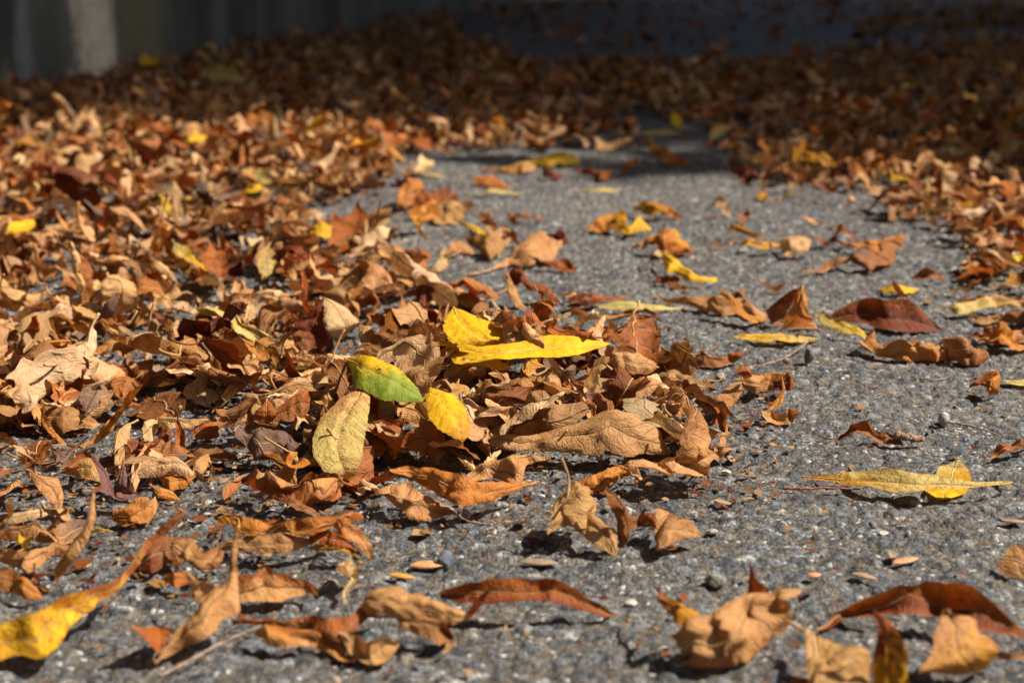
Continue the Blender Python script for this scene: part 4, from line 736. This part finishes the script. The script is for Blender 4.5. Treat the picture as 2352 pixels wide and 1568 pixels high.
hero('pale ring shaped leaf curl beside the hollow in the heap', 'pale', [(1080, 880, 3.5), (1120, 905, 3.3), (1148, 950, 2.5), (1150, 1000, 1.6)], .5, [70, 50, 30], 5, (-20, -70))
hero('small pale tan leaf under the golden leaf on the heap front', 'pale', [(1075, 935, 2.6), (1100, 970, 2.0), (1125, 985, 1.7)], .9, 10, -5, (-30, -40))
hero('rust brown wavy leaf right below the golden leaf', 'rust>brown', [(900, 1040, 1.9), (975, 1015, 2.3), (1050, 1030, 1.9), (1110, 1065, 1.0)], .8, [40, 50, 35], 5, (-30, -30), ruffle=.15)
hero('orange brown piece tucked beside the pale green leaf', 'orange', [(840, 1055, 1.6), (865, 1025, 2.2), (895, 1000, 2.6)], .8, 30, 10, (50, -30), ruffle=.2)

hero('small pinkish crumpled leaf alone between stack and foreground group', 'pale', [(780, 1284, 1.0), (800, 1330, .8), (812, 1382, .1)], .62, 0, 15, (50, 60), ruffle=.3)
hero('thin rust leaf end standing upright in front of the pale curled leaf', 'rust', [(403, 955, 3.0), (404, 1000, 2.0), (408, 1045, .9)], .4, 0, 25, (20, 20), up=(0, -1, 0), shape=(1.6, .9))
hero('flat brown leaf lying low along the left edge', 'brown>grey', [(30, 1062, .4), (110, 1048, .7), (215, 1035, .6)], .6, 30, 5, (-30, -10))


hero('flat yellow leaf lying on the asphalt beside the tan peak leaf', 'cream>yellow', [(1885, 778, .4), (1780, 776, .7), (1678, 779, .4)], .85, [-18], 3, (-15, -10), spot=.3, ruffle=.04, short='the flat yellow leaf at right')
hero('yellow strip running right from under the tan peak leaf', 'cream>yellow', [(1868, 722, 1.3), (1930, 755, .7), (2015, 785, .2)], .55, [35, 25], 5, (-20, 20), spot=.4)
hero('thin rust leaf lying stretched on bare asphalt at right', 'rust>brown', [(1888, 998, .2), (1960, 980, .7), (2030, 988, .7), (2072, 1022, .1)], .42, [30, 30], 15, (40, 30), short='the thin rust leaf on asphalt')
hero('pale straw strip at the right edge', 'cream', [(2300, 872, .4), (2352, 876, .4), (2420, 870, .3)], .35, 20, 5, (10, 10))
hero('rust scrap cut by the right edge above the long pale yellow leaf', 'rust', [(2272, 1052, .3), (2310, 1035, .8), (2380, 1025, .4)], .45, 30, 10, (30, 30))
hero('orange fragments leaf near the right edge behind the scroll', 'orange', [(2240, 768, .5), (2290, 775, .8), (2370, 785, .5)], .9, [30, 30], 10, (40, 40), ruffle=.3)
hero('small yellow leaf pierced by rust spikes behind the dark arch', 'yellow', [(2022, 668, .5), (2065, 664, .8), (2114, 664, .6)], .6, 25, 4, (-20, 10), spot=.3)
hero('rust spike leaf over the small yellow leaf', 'rust', [(2050, 645, 1.9), (2058, 665, 1.2), (2080, 682, .5)], .5, 10, 20, (30, 30))
hero('tan leaf behind the pale yellow leaf of the mid cluster', 'tan>orange', [(1100, 500, 1.2), (1140, 520, 1.0), (1175, 545, .5)], .7, 30, 10, (30, 40))
hero('orange leaf under the dark rust arch', 'orange', [(945, 515, .5), (970, 490, 1.3), (1010, 480, 1.4)], .9, 40, 10, (40, 40))
hero('yellow brown upright leaf in the mid cluster', 'ochre', [(985, 540, .2), (985, 500, 1.5), (978, 460, 2.6)], .5, 0, 15, (20, 20), up=(0, -1, 0))
hero('small pale leaf end below the orange brown leaf', 'pale', [(1500, 590, .4), (1515, 580, .8), (1535, 572, 1.0)], .6, 20, 5, (10, 10))
hero('pale yellow strip in front of the far orange leaf', 'cream', [(1085, 446, .3), (1145, 444, .4), (1208, 448, .2)], .5, 12, 3, (0, 0), spot=.1)
hero('pale yellow strip lying alone on the far asphalt', 'cream', [(1338, 437, .3), (1380, 434, .5), (1428, 437, .2)], .55, 15, 3, (0, 0), spot=.1, short='the lone pale strip on far asphalt')
hero('pale strip at the drift edge, far left of the open asphalt', 'cream', [(965, 402, .3), (1000, 404, .4), (1030, 408, .2)], .5, 15, 3, (0, 0), spot=.1)
hero('rust leaf lying at the right of the dark pair', 'rust', [(1420, 385, .4), (1450, 375, .8), (1488, 368, .8)], .7, 30, 10, (30, 30))
hero('ragged rust leaf lying right of the mid cluster', 'rust', [(1165, 502, .6), (1200, 498, .9), (1242, 486, 1.0)], .55, 35, 10, (40, 30), ruffle=.25)
hero('small cream brown knob leaf on open far asphalt', 'pale', [(1622, 490, .4), (1650, 480, .9), (1678, 500, .1)], .7, 30, 5, (60, 60))
hero('thin yellow brown leaf on the right asphalt', 'ochre', [(1650, 530, .5), (1720, 545, .5), (1790, 548, .3)], .5, 25, 5, (10, 10))
hero('yellow brown leaf poking left from under the round pale leaf', 'ochre', [(1720, 562, .7), (1760, 576, .5), (1800, 568, .6)], .5, 30, 8, (10, 10))
hero('rust leaf lying behind the round pale leaf towards the right', 'rust', [(1880, 545, .5), (1940, 550, .6), (1995, 562, .3)], .6, 25, 5, (20, 20))
hero('small yellow brown curl on the asphalt, right of centre', 'ochre>rust', [(1745, 656, .3), (1790, 655, .5), (1818, 628, 1.6)], .4, 20, 15, (30, 30))
hero('small brown leaf lying left of the right hand drift', 'brown', [(2098, 640, .4), (2135, 636, .8), (2172, 650, .3)], .75, 30, 10, (30, 50), ruffle=.25)
hero('tan pointed leaf at the corner where shade meets right drift', 'pale', [(1705, 342, 2.2), (1725, 375, 1.2), (1755, 400, .4)], .9, [10, 10], 8, (20, 20))
hero('dark hooked leaf under the tan pointed leaf at the right drift corner', 'dark', [(1672, 385, 1.4), (1710, 405, .6), (1765, 400, .9)], .6, 40, 12, (30, 30))
hero('large yellow brown leaf on top of the right drift', 'ochre', [(1830, 370, 2.2), (1880, 362, 2.8), (1925, 385, 1.8)], 1.3, [35, 35], 2, (-30, -20), kind='brown', spot=.6, short='the yellow brown leaf on the right drift')
hero('yellow brown leaf curling round at the tip of the right drift', 'ochre', [(1755, 415, 1.4), (1748, 445, .5), (1790, 462, .3), (1840, 458, .7)], .4, [40, 30], 8, (20, 20))
hero('yellow leaf resting in the left edge of the drift', 'yellow', [(15, 540, 2.2), (45, 525, 2.6), (78, 505, 2.9)], 1.1, 20, 5, (20, 20), short='the yellow leaf at the left edge')
hero('pale yellow strip lying in the left drift', 'cream>yellow', [(400, 556, 2.9), (425, 590, 2.4), (475, 622, 1.7)], .6, [20, 20], 5, (-10, -10), spot=.2, short='the pale strip in the left drift')
hero('pale yellow brown leaf hanging upright in the left drift', 'tan>cream', [(620, 560, 2.9), (615, 600, 2.2), (600, 640, 1.4)], .75, 0, 8, (-10, -10), kind='yellow', short='the upright pale leaf in the left drift')
hero('yellow leaf at the asphalt edge of the left drift', 'yellow>ochre', [(708, 538, 1.0), (750, 527, 1.5), (798, 535, .9)], .85, 30, 3, (-20, 20), spot=.3)
hero('cream folded leaf high in the left drift', 'cream', [(575, 385, 3.0), (600, 402, 2.6), (635, 432, 1.8)], .8, 30, 8, (-10, 10), short='the cream leaf in the left drift')
hero('small yellow leaf under the cream leaf', 'yellow', [(555, 438, 1.6), (580, 432, 2.0), (602, 424, 2.2)], .7, 30, 5, (10, 10))
hero('bright yellow leaf at the shade line of the left drift', 'yellow', [(415, 322, 2.6), (440, 318, 3.0), (470, 312, 2.6)], .95, 30, 8, (20, 20), short='the yellow leaf at the left shade line')
hero('large pale green leaf in the shade near the wall', 'cream', [(472, 160, 4.5), (515, 172, 4.0), (565, 190, 3.0)], 2.6, [25, 25], 2, (-10, -10), spot=.1, shape=(.8, .6), short='the pale green leaf in the shade')
hero('yellow leaf in the shade at the foot of the wall', 'yellow', [(325, 152, 5.0), (345, 140, 5.5), (368, 148, 5.0)], 1.6, 30, 5, (10, 10), spot=.2, short='the yellow leaf at the wall foot')
hero('pale leaf in the deep shade, left of centre at the back', 'cream', [(975, 120, 2.8), (1000, 122, 3.0), (1022, 130, 2.4)], 2.0, 30, 5, (10, 10), spot=.1)
hero('long pale green leaf in the shade at the back right', 'cream', [(1480, 312, .8), (1520, 308, 1.0), (1560, 305, 1.0)], 1.1, 25, 5, (10, 10), spot=.2)
hero('yellow leaf standing up in the shade at the back right', 'yellow', [(1545, 262, 2.8), (1555, 282, 1.8), (1562, 302, .8)], .8, 10, 10, (10, 10), spot=.3)
hero('yellow green broad leaf in the shade right of the standing yellow leaf', 'cream>tan', [(1635, 320, 1.2), (1660, 300, 2.2), (1692, 285, 2.9)], 1.1, 20, 5, (10, 10), kind='yellow', spot=.2)
hero('amber leaf lying on the far dark road', 'ochre', [(1340, 148, .6), (1372, 142, 1.5), (1415, 150, .6)], 1.6, 30, 5, (10, 10), kind='yellow', spot=.2)
NHERO = len(LEAVES)
HB = (hero_buffer(True), hero_buffer(False))

# ---- drifts and heap filled at random. regions are polygons on the ground
ZONES = [  # polygon, leaves per m2, layer height, size range (cm)
 ('near_drift', poly([(-700, 205), (-900, 1060), (-100, 1060), (60, 1010), (330, 990), (400, 930), (590, 960), (700, 900), (800, 790), (1000, 740), (1080, 700), (960, 650), (920, 590), (760, 560), (700, 500), (840, 460), (905, 430), (900, 350), (700, 300), (330, 235)]), 2900, .020, (2.9, 6.0)),
 ('far_drift', poly([(-900, 205), (-900, 330), (-700, 420), (330, 300), (700, 335), (905, 354), (1200, 350), (1500, 352), (1660, 362), (1500, 326), (1390, 300), (1470, 262), (1620, 300), (1760, 335), (1900, 345), (2352, 370), (3300, 480), (3300, 110), (2352, 95), (2050, 120), (1700, 160), (1400, 158), (1210, 150), (1090, 105), (1030, 40), (700, 60)]), 1900, .020, (2.8, 5.8)),
 ('right_drift', poly([(1640, 345), (1770, 425), (1900, 470), (2040, 500), (2140, 535), (2230, 600), (2240, 650), (2200, 680), (2400, 760), (3100, 900), (3300, 400), (2352, 360), (1900, 335)]), 2600, .016, (2.6, 5.2)),
 ('low_left', poly([(-500, 1040), (-500, 1330), (40, 1340), (190, 1290), (300, 1230), (470, 1165), (505, 1075), (300, 1050), (110, 1090), (60, 1075)]), 5200, .014, (1.8, 4.6)),
 ('far_sparse', poly([(1000, 5), (1210, 115), (1900, 110), (2352, 60), (3000, 70), (2700, -20), (1500, -20)]), 130, .004, (4, 8)),
 ('far_right', poly([(1950, 100), (2352, 75), (3300, 95), (3000, 0), (2352, 15), (2000, 45)]), 500, .02, (4, 8)),
 ('left_front', poly([(-500, 760), (-500, 1060), (60, 1050), (300, 1010), (420, 990), (560, 1000), (640, 960), (760, 860), (740, 780), (560, 790), (430, 800), (400, 860), (260, 870), (230, 770)]), 1900, .016, (3.2, 6.2)),
 ('heap', poly([(640, 985), (560, 1040), (640, 1100), (820, 1130), (1050, 1150), (1230, 1080), (1400, 1060), (1640, 1060), (1640, 960), (1500, 880), (1400, 850), (1200, 830), (950, 840), (800, 880)]), 4600, 0, (3.2, 5.8)),
 ('edge_spill', poly([(740, 480), (740, 570), (1000, 700), (1190, 680), (1180, 520), (1060, 430), (905, 380)]), 420, .004, (2.4, 4.8)),
 ('asphalt_bits', poly([(900, 345), (905, 450), (760, 560), (1000, 690), (1700, 720), (2200, 640), (1900, 480), (1640, 345)]), 22, .002, (1.2, 3)),
]
GAPS = [poly([(430, 690), (520, 690), (520, 735), (430, 735)]), poly([(290, 770), (400, 770), (380, 850), (260, 850)]), poly([(1380, 240), (1490, 240), (1480, 258), (1370, 258)]),
        poly([(690, 480), (860, 490), (880, 545), (720, 550)])]
rr = np.random.RandomState(4)
HEAPP = np.array([.30, .26, .17, .14, .06, .04, .02, .01, 0., 0., 0.]); HEAPP /= HEAPP.sum()
for zn, PG, dens, lay, (l0, l1) in ZONES:
    lo, hi = PG.min(0), PG.max(0)
    n = rr.poisson(dens*np.prod(hi-lo))
    x = rr.uniform(lo[0], hi[0], n); y = rr.uniform(lo[1], hi[1], n)
    ok = inside(PG, x, y)
    if zn != 'heap':
        for G in GAPS: ok &= ~inside(G, x, y)
    # keep to this side of the wall; thin out with distance
    sd = (x-WA[0])*WN[0]+(y-WA[1])*WN[1]; ok &= sd > .03
    dist = np.hypot(x, y)
    ok &= (np.abs(x) < .42*y+.55) & (y < 9.5)
    ok &= rr.rand(n) < np.clip(1.45-.22*y, .35, 1.)
    x, y, sd, dist = x[ok], y[ok], sd[ok], dist[ok]
    for i in range(len(x)):
        if zn == 'heap': H = heap_h(x[i], y[i]); z = H*rr.rand()**.5+.001
        else:
            H = lay*(1+.35*math.sin(x[i]*9+1)*math.sin(y[i]*7)) + (.02*math.exp(-sd[i]/.2) if y[i] > 2.2 else 0)
            z = H*rr.rand()**1.5
        vis_side = abs(x[i]) < .36*y[i]+.1
        if y[i] < 1.25 and vis_side: nu, nv = 30, 5
        elif y[i] < 2.3 and vis_side: nu, nv = 18, 3
        else: nu, nv = 10, 2
        L = rr.uniform(l0, l1)/100
        if zn != 'heap' and rr.rand() < .18: L *= .55
        scatter_one(rr, x[i], y[i], z, L, nu, nv, HEAPP if zn == 'heap' else None)

# ---- crumbled bits of leaf between the leaves: nobody could count them
def crumbs(n, PG, r):
    lo, hi = PG.min(0), PG.max(0); x = r.uniform(lo[0], hi[0], n); y = r.uniform(lo[1], hi[1], n); ok = inside(PG, x, y); x, y = x[ok], y[ok]; n = len(x)
    s = r.uniform(.0008, .0032, n)*np.where(r.rand(n) < .08, 2., 1.); a = r.rand(n)*6.28; e = r.uniform(.2, .7, n)
    g = []
    for k in range(5):
        t = a+k*1.2566; q = s*r.uniform(.6, 1.2, n)
        px, py = np.cos(t)*q, np.sin(t)*q*e; g.append(np.stack([x+px*np.cos(a)-py*np.sin(a), y+px*np.sin(a)+py*np.cos(a), undul(x, y)+.0012+r.uniform(0, .0016, n)], -1))
    return np.stack(g, 1)
rc = np.random.RandomState(9)
CR = np.vstack([crumbs(5200, poly([(-300, 400), (2700, 400), (3200, 1600), (-800, 1600)]), rc), crumbs(5200, poly([(-600, 760), (900, 760), (900, 1150), (560, 1330), (-700, 1400)]), rc),
                crumbs(2600, poly([(480, 900), (1780, 900), (1800, 1150), (1500, 1230), (480, 1250)]), rc)[:1100]])
# ---- how much of each leaf the photograph shows
GW, GH = 588, 392
ids = np.full(GW*GH, -1); zb = np.full(GW*GH, 1e9)
allp, alli = [], []
for i, L in enumerate(LEAVES):
    V = L['V']
    if V.shape[0] > 20 or True:
        M = (V[:-1, :-1]+V[1:, :-1]+V[:-1, 1:]+V[1:, 1:])/4
        Q = np.concatenate([V.reshape(-1, 3), M.reshape(-1, 3)])
    allp.append(Q); alli.append(np.full(len(Q), i))
allp = np.vstack(allp); alli = np.concatenate(alli)
u, v, d = project(allp); u = (u/4).astype(int); v = (v/4).astype(int)
ok = (u >= 0) & (u < GW) & (v >= 0) & (v < GH) & (allp[:, 1] > .1)
u, v, d, ii = u[ok], v[ok], d[ok], alli[ok]
o = np.lexsort((d, v*GW+u)); cell = (v*GW+u)[o]; first = np.concatenate([[True], cell[1:] != cell[:-1]])
cnt = np.bincount(ii[o][first], minlength=len(LEAVES))
zs = np.bincount(ii[o][first], weights=v[o][first], minlength=len(LEAVES))/np.maximum(cnt, 1)*4
xs_ = np.bincount(ii[o][first], weights=u[o][first], minlength=len(LEAVES))/np.maximum(cnt, 1)*4
for i, L in enumerate(LEAVES): L['show'] = cnt[i]; L['px'] = xs_[i]; L['py'] = zs[i]
brown = sorted([i for i, L in enumerate(LEAVES) if not L['yellow']], key=lambda i: (-1 if LEAVES[i]['hero'] else 0, -LEAVES[i]['show']))
single = set(brown[:300]) | set(i for i, L in enumerate(LEAVES) if L['yellow'] and (L['hero'] or L['show'] > 3))

# ---- labels for the leaves that were not written by hand
SHP = {0: 'flat', 1: 'rolled', 2: 'folded', 3: 'arched', 4: 'cupped', 5: 'twisted'}
marks = [(L['px'], L['py'], L['short']) for L in LEAVES if L['short'] and L['show'] > 0]
groups = {}
for i in sorted(single):
    L = LEAVES[i]
    if L['label']: continue
    if not L['show']: L['label'] = None; continue
    best = min(marks, key=lambda m: math.hypot((m[0]-L['px']), 1.8*(m[1]-L['py'])))
    dx, dy = L['px']-best[0], 1.8*(L['py']-best[1])
    dr = ('right of' if dx > 0 else 'left of') if abs(dx) > abs(dy) else ('in front of' if dy > 0 else 'behind')
    groups.setdefault((PALETTE[L['col']][2], SHP[L['kd']], dr, best[2]), []).append((math.hypot(dx, dy), i))
ORD = ['nearest', 'second', 'third', 'fourth', 'fifth', 'sixth', 'seventh', 'eighth', 'ninth', 'tenth', 'eleventh', 'twelfth', 'thirteenth', 'fourteenth', 'fifteenth', 'sixteenth', 'seventeenth', 'eighteenth', 'nineteenth', 'twentieth']
for (c, s, dr, mk), lst in groups.items():
    lst.sort()
    for k, (_, i) in enumerate(lst):
        LEAVES[i]['label'] = ('%s %s leaf %s %s' % (s, c, dr, mk)) if len(lst) == 1 else ('%s %s %s leaf %s %s' % (ORD[min(k, 19)], s, c, dr, mk))

# ---- write the leaves out
def leaf_mesh(name, recs, origin):
    Vs, Fs, ls, ca, cb, pt, k = [], [], [], [], [], [], 0
    for L in recs:
        nu, nc = L['V'].shape[:2]; n = nu*nc
        Vs.append(L['V'].reshape(-1, 3)-origin); Fs.append(grid_faces(nu, nc)+k); k += n
        ls.append(L['luv'].reshape(-1, 3))
        ca.append(np.concatenate([L['ca'].reshape(-1, 3), np.ones((n, 1))], 1)); cb.append(np.concatenate([L['cb'].reshape(-1, 3), np.ones((n, 1))], 1))
        pt.append(np.tile([L['spot'], L['seed'], L['vein'], 1.], (n, 1)))
    me = mesh_from(name, np.vstack(Vs), np.vstack(Fs), MLEAF)
    attr(me, 'cola', 'FLOAT_COLOR', np.vstack(ca)); attr(me, 'colb', 'FLOAT_COLOR', np.vstack(cb))
    attr(me, 'pat', 'FLOAT_COLOR', np.vstack(pt)); attr(me, 'luv', 'FLOAT_VECTOR', np.vstack(ls))
    return me
def stem_mesh(L, origin, r):
    """midrib standing proud of both faces, running out into the stalk"""
    P = L['P']; n = len(P); length = np.linalg.norm(np.diff(P, axis=0), axis=1).sum()
    m = int(n*.9); rad = np.linspace(.00055, .00016, m)*(L['hw']/.010)**.4
    c = max(2, L['V'].shape[1]//2); mid = L['V'][:, c]
    parts = [mid[:m]]
    if L['stem']:
        st, _ = catmull([ground(x, y, h/100) for x, y, h in L['stem']], 14); path = np.vstack([st[::-1][:-1], mid[2:m]])
        rr_ = np.concatenate([np.full(13, .0006), rad[2:]])
    else:
        T = mid[0]-mid[2]; T /= np.linalg.norm(T)+1e-9; k = .0006 if L['N'] is None else r.uniform(.001, .008) if r.rand() < .85 else r.uniform(.009, .02); q = np.linspace(1, 0, 7, endpoint=False)[:, None]
        bend = np.array([r.uniform(-.4, .4), r.uniform(-.4, .4), r.uniform(-.1, .5)])*k
        st = mid[0]+T*k*q+bend*q*q; st[:, 2] = np.maximum(st[:, 2], .0015)
        path = np.vstack([st, mid[:m]]); rr_ = np.concatenate([np.linspace(.0008, .00055, 7)*(L['hw']/.010)**.4, rad])
    V, F = tube(path-origin, rr_, 6)
    me = tube_mesh('stem', [(V, F)], MLEAF)
    k = L['col']; c = np.array(PALETTE[k][1]); c = c*.7+np.array([.28, .22, .11])*1. if r.rand() < .55 or L['yellow'] else c*.55
    nV = len(V); one = np.ones((nV, 1))
    attr(me, 'cola', 'FLOAT_COLOR', np.hstack([np.tile(c, (nV, 1)), one])); attr(me, 'colb', 'FLOAT_COLOR', np.hstack([np.tile(c, (nV, 1)), one]))
    attr(me, 'pat', 'FLOAT_COLOR', np.tile([.1, L['seed'], 0, 1.], (nV, 1))); attr(me, 'luv', 'FLOAT_VECTOR', np.tile([0, 1., 0.], (nV, 1))+V*300)
    return me
r9 = np.random.RandomState(77)
for i in sorted(single):
    L = LEAVES[i]
    if L['label'] is None: continue
    V = L['V'].reshape(-1, 3); org = np.array([V[:, 0].mean(), V[:, 1].mean(), V[:, 2].min()])
    yl = L['yellow']
    root = link('yellow_leaf' if yl else 'dry_leaf', None, loc=tuple(org), label=L['label'], category='leaf',
                group='yellow leaves among the litter' if yl else 'dry brown leaves on the road')
    root.empty_display_size = .01
    link('blade', leaf_mesh('blade', [L]+L['extra'], org), parent=root)
    if L['V'].shape[0] >= 30: link('stem', stem_mesh(L, org, r9), parent=root)
rest = [R_ for i, L in enumerate(LEAVES) if i not in single or L['label'] is None for R_ in [L]+L['extra']]
me = leaf_mesh('leaf_litter', rest, np.zeros(3))
link('leaf_litter', me, kind='stuff', label='drifts of dry curled brown and tan leaves over the road and along the wall', category='leaf litter')
cc = np.array([PALETTE[k][0] for k in ('brown', 'rust', 'tan', 'dark', 'pale', 'grey')])[rc.randint(0, 6, len(CR))]*.65
me = mesh_from('leaf_crumbs', CR.reshape(-1, 3), np.arange(CR.shape[0]*5).reshape(-1, 5), MLEAF, False); k5 = lambda A: np.repeat(A, 5, 0)
attr(me, 'cola', 'FLOAT_COLOR', np.hstack([k5(cc), np.ones((len(CR)*5, 1))])); attr(me, 'colb', 'FLOAT_COLOR', np.hstack([k5(cc), np.ones((len(CR)*5, 1))]))
attr(me, 'pat', 'FLOAT_COLOR', np.tile([0, .5, 0, 1.], (len(CR)*5, 1))); attr(me, 'luv', 'FLOAT_VECTOR', CR.reshape(-1, 3)*100*np.array([1, 1, 0]))
link('leaf_crumbs', me, kind='stuff', label='brown crumbs and flakes of broken leaf strewn over the asphalt', category='leaf crumbs')
print('leaves', len(LEAVES), 'heroes', NHERO, 'single', len(single), 'smallest shown', LEAVES[brown[299]]['show'])

# ------------------------------------------------------------------ pebbles, twigs, seeds
def pebble(px, py, h, wd, c, label, seed, ht=1., grp=None):
    """px,py: where its foot stands; wd, h in cm"""
    r = np.random.RandomState(seed); org = ground(px, py)
    import bmesh
    bm = bmesh.new(); bmesh.ops.create_icosphere(bm, subdivisions=3, radius=1)
    dirs = r.normal(size=(11, 3)); dirs /= np.linalg.norm(dirs, axis=1)[:, None]; cut = r.uniform(.55, .95, 11)
    for v in bm.verts:
        p = np.array(v.co)
        for d_, c_ in zip(dirs, cut):
            e = p@d_-c_
            if e > 0: p = p-d_*e*.9
        v.co = (p[0]*wd/200, p[1]*wd/230, (p[2]+.75)*h/175)
    me = bpy.data.meshes.new('pebble'); bm.to_mesh(me); bm.free()
    me.materials.append(simple_mat('pebble_stone', tuple(a*.7 for a in c), tuple(min(.8, a*1.35) for a in c), 700, .7, .6, .001))
    me.polygons.foreach_set('use_smooth', np.zeros(len(me.polygons), bool))
    org[2] = float(undul(org[0], org[1])) - .0006
    o = link('pebble', me, loc=tuple(org), label=label, category='stone', group='loose stones on the asphalt'); o.rotation_euler[2] = r.rand()*6
pebble(1857, 842, 1.05, .75, (.13, .115, .10), 'dark grey pebble standing upright by the bare twig', 1)
pebble(2166, 976, .85, .75, (.34, .33, .31), 'pale grey chipped stone at the left end of the brown twig', 2)
pebble(1023, 1292, .8, .9, (.09, .10, .12), 'dark blue grey stone on an orange leaf scrap', 3)
pebble(1636, 1224, .3, .5, (.42, .36, .28), 'cream flat stone right of the tan triangle leaf', 4)
pebble(1668, 1082, .2, .6, (.42, .38, .30), 'cream stone on asphalt right of the heap end', 5)
pebble(1640, 1344, .55, 1.0, (.20, .18, .14), 'olive brown stone behind the golden tan leaf', 6)
pebble(1805, 842, .35, .5, (.25, .14, .12), 'small reddish pebble beside the bare twig', 7)
pebble(1070, 1190, .6, .65, (.27, .16, .12), 'reddish brown pebble at the foot of the heap', 8)
pebble(1450, 1385, .22, .6, (.44, .42, .37), 'white stone in front of the stemmed tan leaf', 9)
pebble(1745, 842, .4, .6, (.2, .17, .15), 'small brown grey pebble left of the dark upright pebble', 10)
pebble(915, 1362, .6, 1.0, (.13, .14, .155), 'blue grey stone behind the foreground group', 12)
pebble(2030, 1225, .15, .5, (.4, .36, .3), 'cream chip in the open asphalt at right', 13)
pebble(1655, 880, .5, .8, (.25, .2, .16), 'brownish pebble right of the heap by the rust leaf', 14)
pebble(1500, 625, .6, .7, (.16, .14, .13), 'dark pebble under the bent yellow leaf', 15)

def twig(pts, rad, label, mat, name='twig', cat='twig', taper=.6):
    P, _ = catmull([ground(x, y, h/100) for x, y, h in pts], 40); org = P.mean(0); org[2] = 0
    r = np.random.RandomState(len(pts)+int(pts[0][0])); P = P+r.normal(size=P.shape)*rad*.12
    R = np.linspace(rad, rad*taper, 40)*(1+.15*np.sin(np.arange(40)*1.1))
    link(name, tube_mesh(name, [tube(P-org, R, 8)], mat), loc=tuple(org), label=label, category=cat, group='twigs and stalks on the asphalt')
twig([(1725, 842, .15), (1775, 832, .3), (1820, 812, .5), (1862, 778, .8)], .0007, 'pale bare curved twig touching the flat yellow leaf', MTWIG)
twig([(2176, 968, .35), (2215, 975, .2), (2255, 985, .2), (2290, 998, .1)], .0007, 'brown twig right of the pale chipped stone', MTWIG)
twig([(1798, 1121, .2), (1850, 1122, .25), (1905, 1120, .3), (1975, 1123, .2)], .0007, 'thin red stalk left of the long pale yellow leaf', MREDTWIG)
twig([(585, 1150, .1), (640, 1500, .2)][:1]+[(700, 1520, .2), (850, 1455, .2)], .0006, 'dark stalk lying before the propped tan leaf', MTWIG) if False else None
twig([(365, 1552, .15), (430, 1520, .2), (500, 1480, .2), (600, 1435, .4)], .0006, 'long thin dark stalk in front of the propped tan leaf', MTWIG)
twig([(1130, 1205, .2), (1080, 1198, .2), (1045, 1180, .4)], .0006, 'short tan stalk at the foot of the heap', MTWIG)
twig([(2055, 996, .7), (2085, 1004, .5), (2120, 1008, .25)], .0022, 'stubby brown catkin at the end of the thin rust leaf', MCONE, 'catkin', 'catkin', .7)
twig([(1380, 620, .2), (1450, 560, .5)][:0]+[(860, 575, .8), (920, 558, 1.0), (960, 545, .9)], .0008, 'pale twig at the edge of the left drift', MTWIG)
twig([(2075, 1330, .15), (2120, 1322, .2), (2170, 1318, .2)][:0]+[(2100, 868, .2), (2140, 872, .25), (2175, 868, .2)], .0006, 'short dark stalk near the scrolled leaf', MTWIG)

def seed(px, py, ln, wd, ang, label, c, tilt=10):
    r = np.random.RandomState(int(px)); org = ground(px, py); n = 16; m = 9
    t = np.linspace(0, 1, n); a = np.linspace(0, 2*math.pi, m, endpoint=False)
    w_ = wd/200*np.sin(math.pi*t**.8)**.8+.0001
    V = np.stack([np.repeat((t-.5)*ln/100, m).reshape(n, m), w_[:, None]*np.cos(a), w_[:, None]*.32*np.sin(a)+.0005], -1)
    V = V.reshape(-1, 3); g = np.arange(n*m).reshape(n, m); g2 = np.roll(g, -1, 1)
    F = np.stack([g[:-1], g2[:-1], g2[1:], g[1:]], -1).reshape(-1, 4)
    me = mesh_from('seed', V, F, simple_mat('seed_husk', tuple(k*.7 for k in c), c, 500, .6))
    org[2] = float(undul(org[0], org[1]))+.0012
    o = link('seed', me, loc=tuple(org), label=label, category='seed', group='seeds and husks on the asphalt')
    o.rotation_euler = (math.radians(tilt), 0, math.radians(ang))
seed(2080, 1300, 1.4, .45, 25, 'slim orange seed husk on open asphalt at right', (.5, .24, .1))
seed(2045, 1288, .7, .45, 80, 'small tan pointed husk beside the slim orange husk', (.34, .2, .1), 40)
seed(1678, 1058, .9, .5, 80, 'tan winged seed right of the half ring leaf', (.36, .2, .1), 25)
seed(1870, 1333, .6, .35, 10, 'tiny orange husk on asphalt behind the golden tan leaf', (.6, .25, .1))
seed(1742, 945+98, .5, .3, 30, 'tiny dark brown seed on the asphalt right of the heap', (.25, .12, .06))
seed(1985, 1340, 1.1, .4, -35, 'tan husk behind the rust arch at right front', (.4, .24, .14))
seed(2330, 1215, 1.2, .3, -15, 'thin tan husk near the right edge', (.36, .22, .13))
seed(985, 1297, 1.6, .6, 5, 'orange leaf scrap shaped husk beside the blue grey stone', (.55, .27, .1))
seed(1240, 1290, 1.6, .5, -5, 'pale brown husk in the shadow of the stemmed tan leaf', (.3, .2, .1))
seed(925, 1328, 1.2, .35, -20, 'yellow orange splinter behind the foreground group', (.65, .3, .04))
seed(2010, 848, 1.1, .3, 20, 'rust splinter on the asphalt in front of the scrolled leaf', (.3, .13, .06))
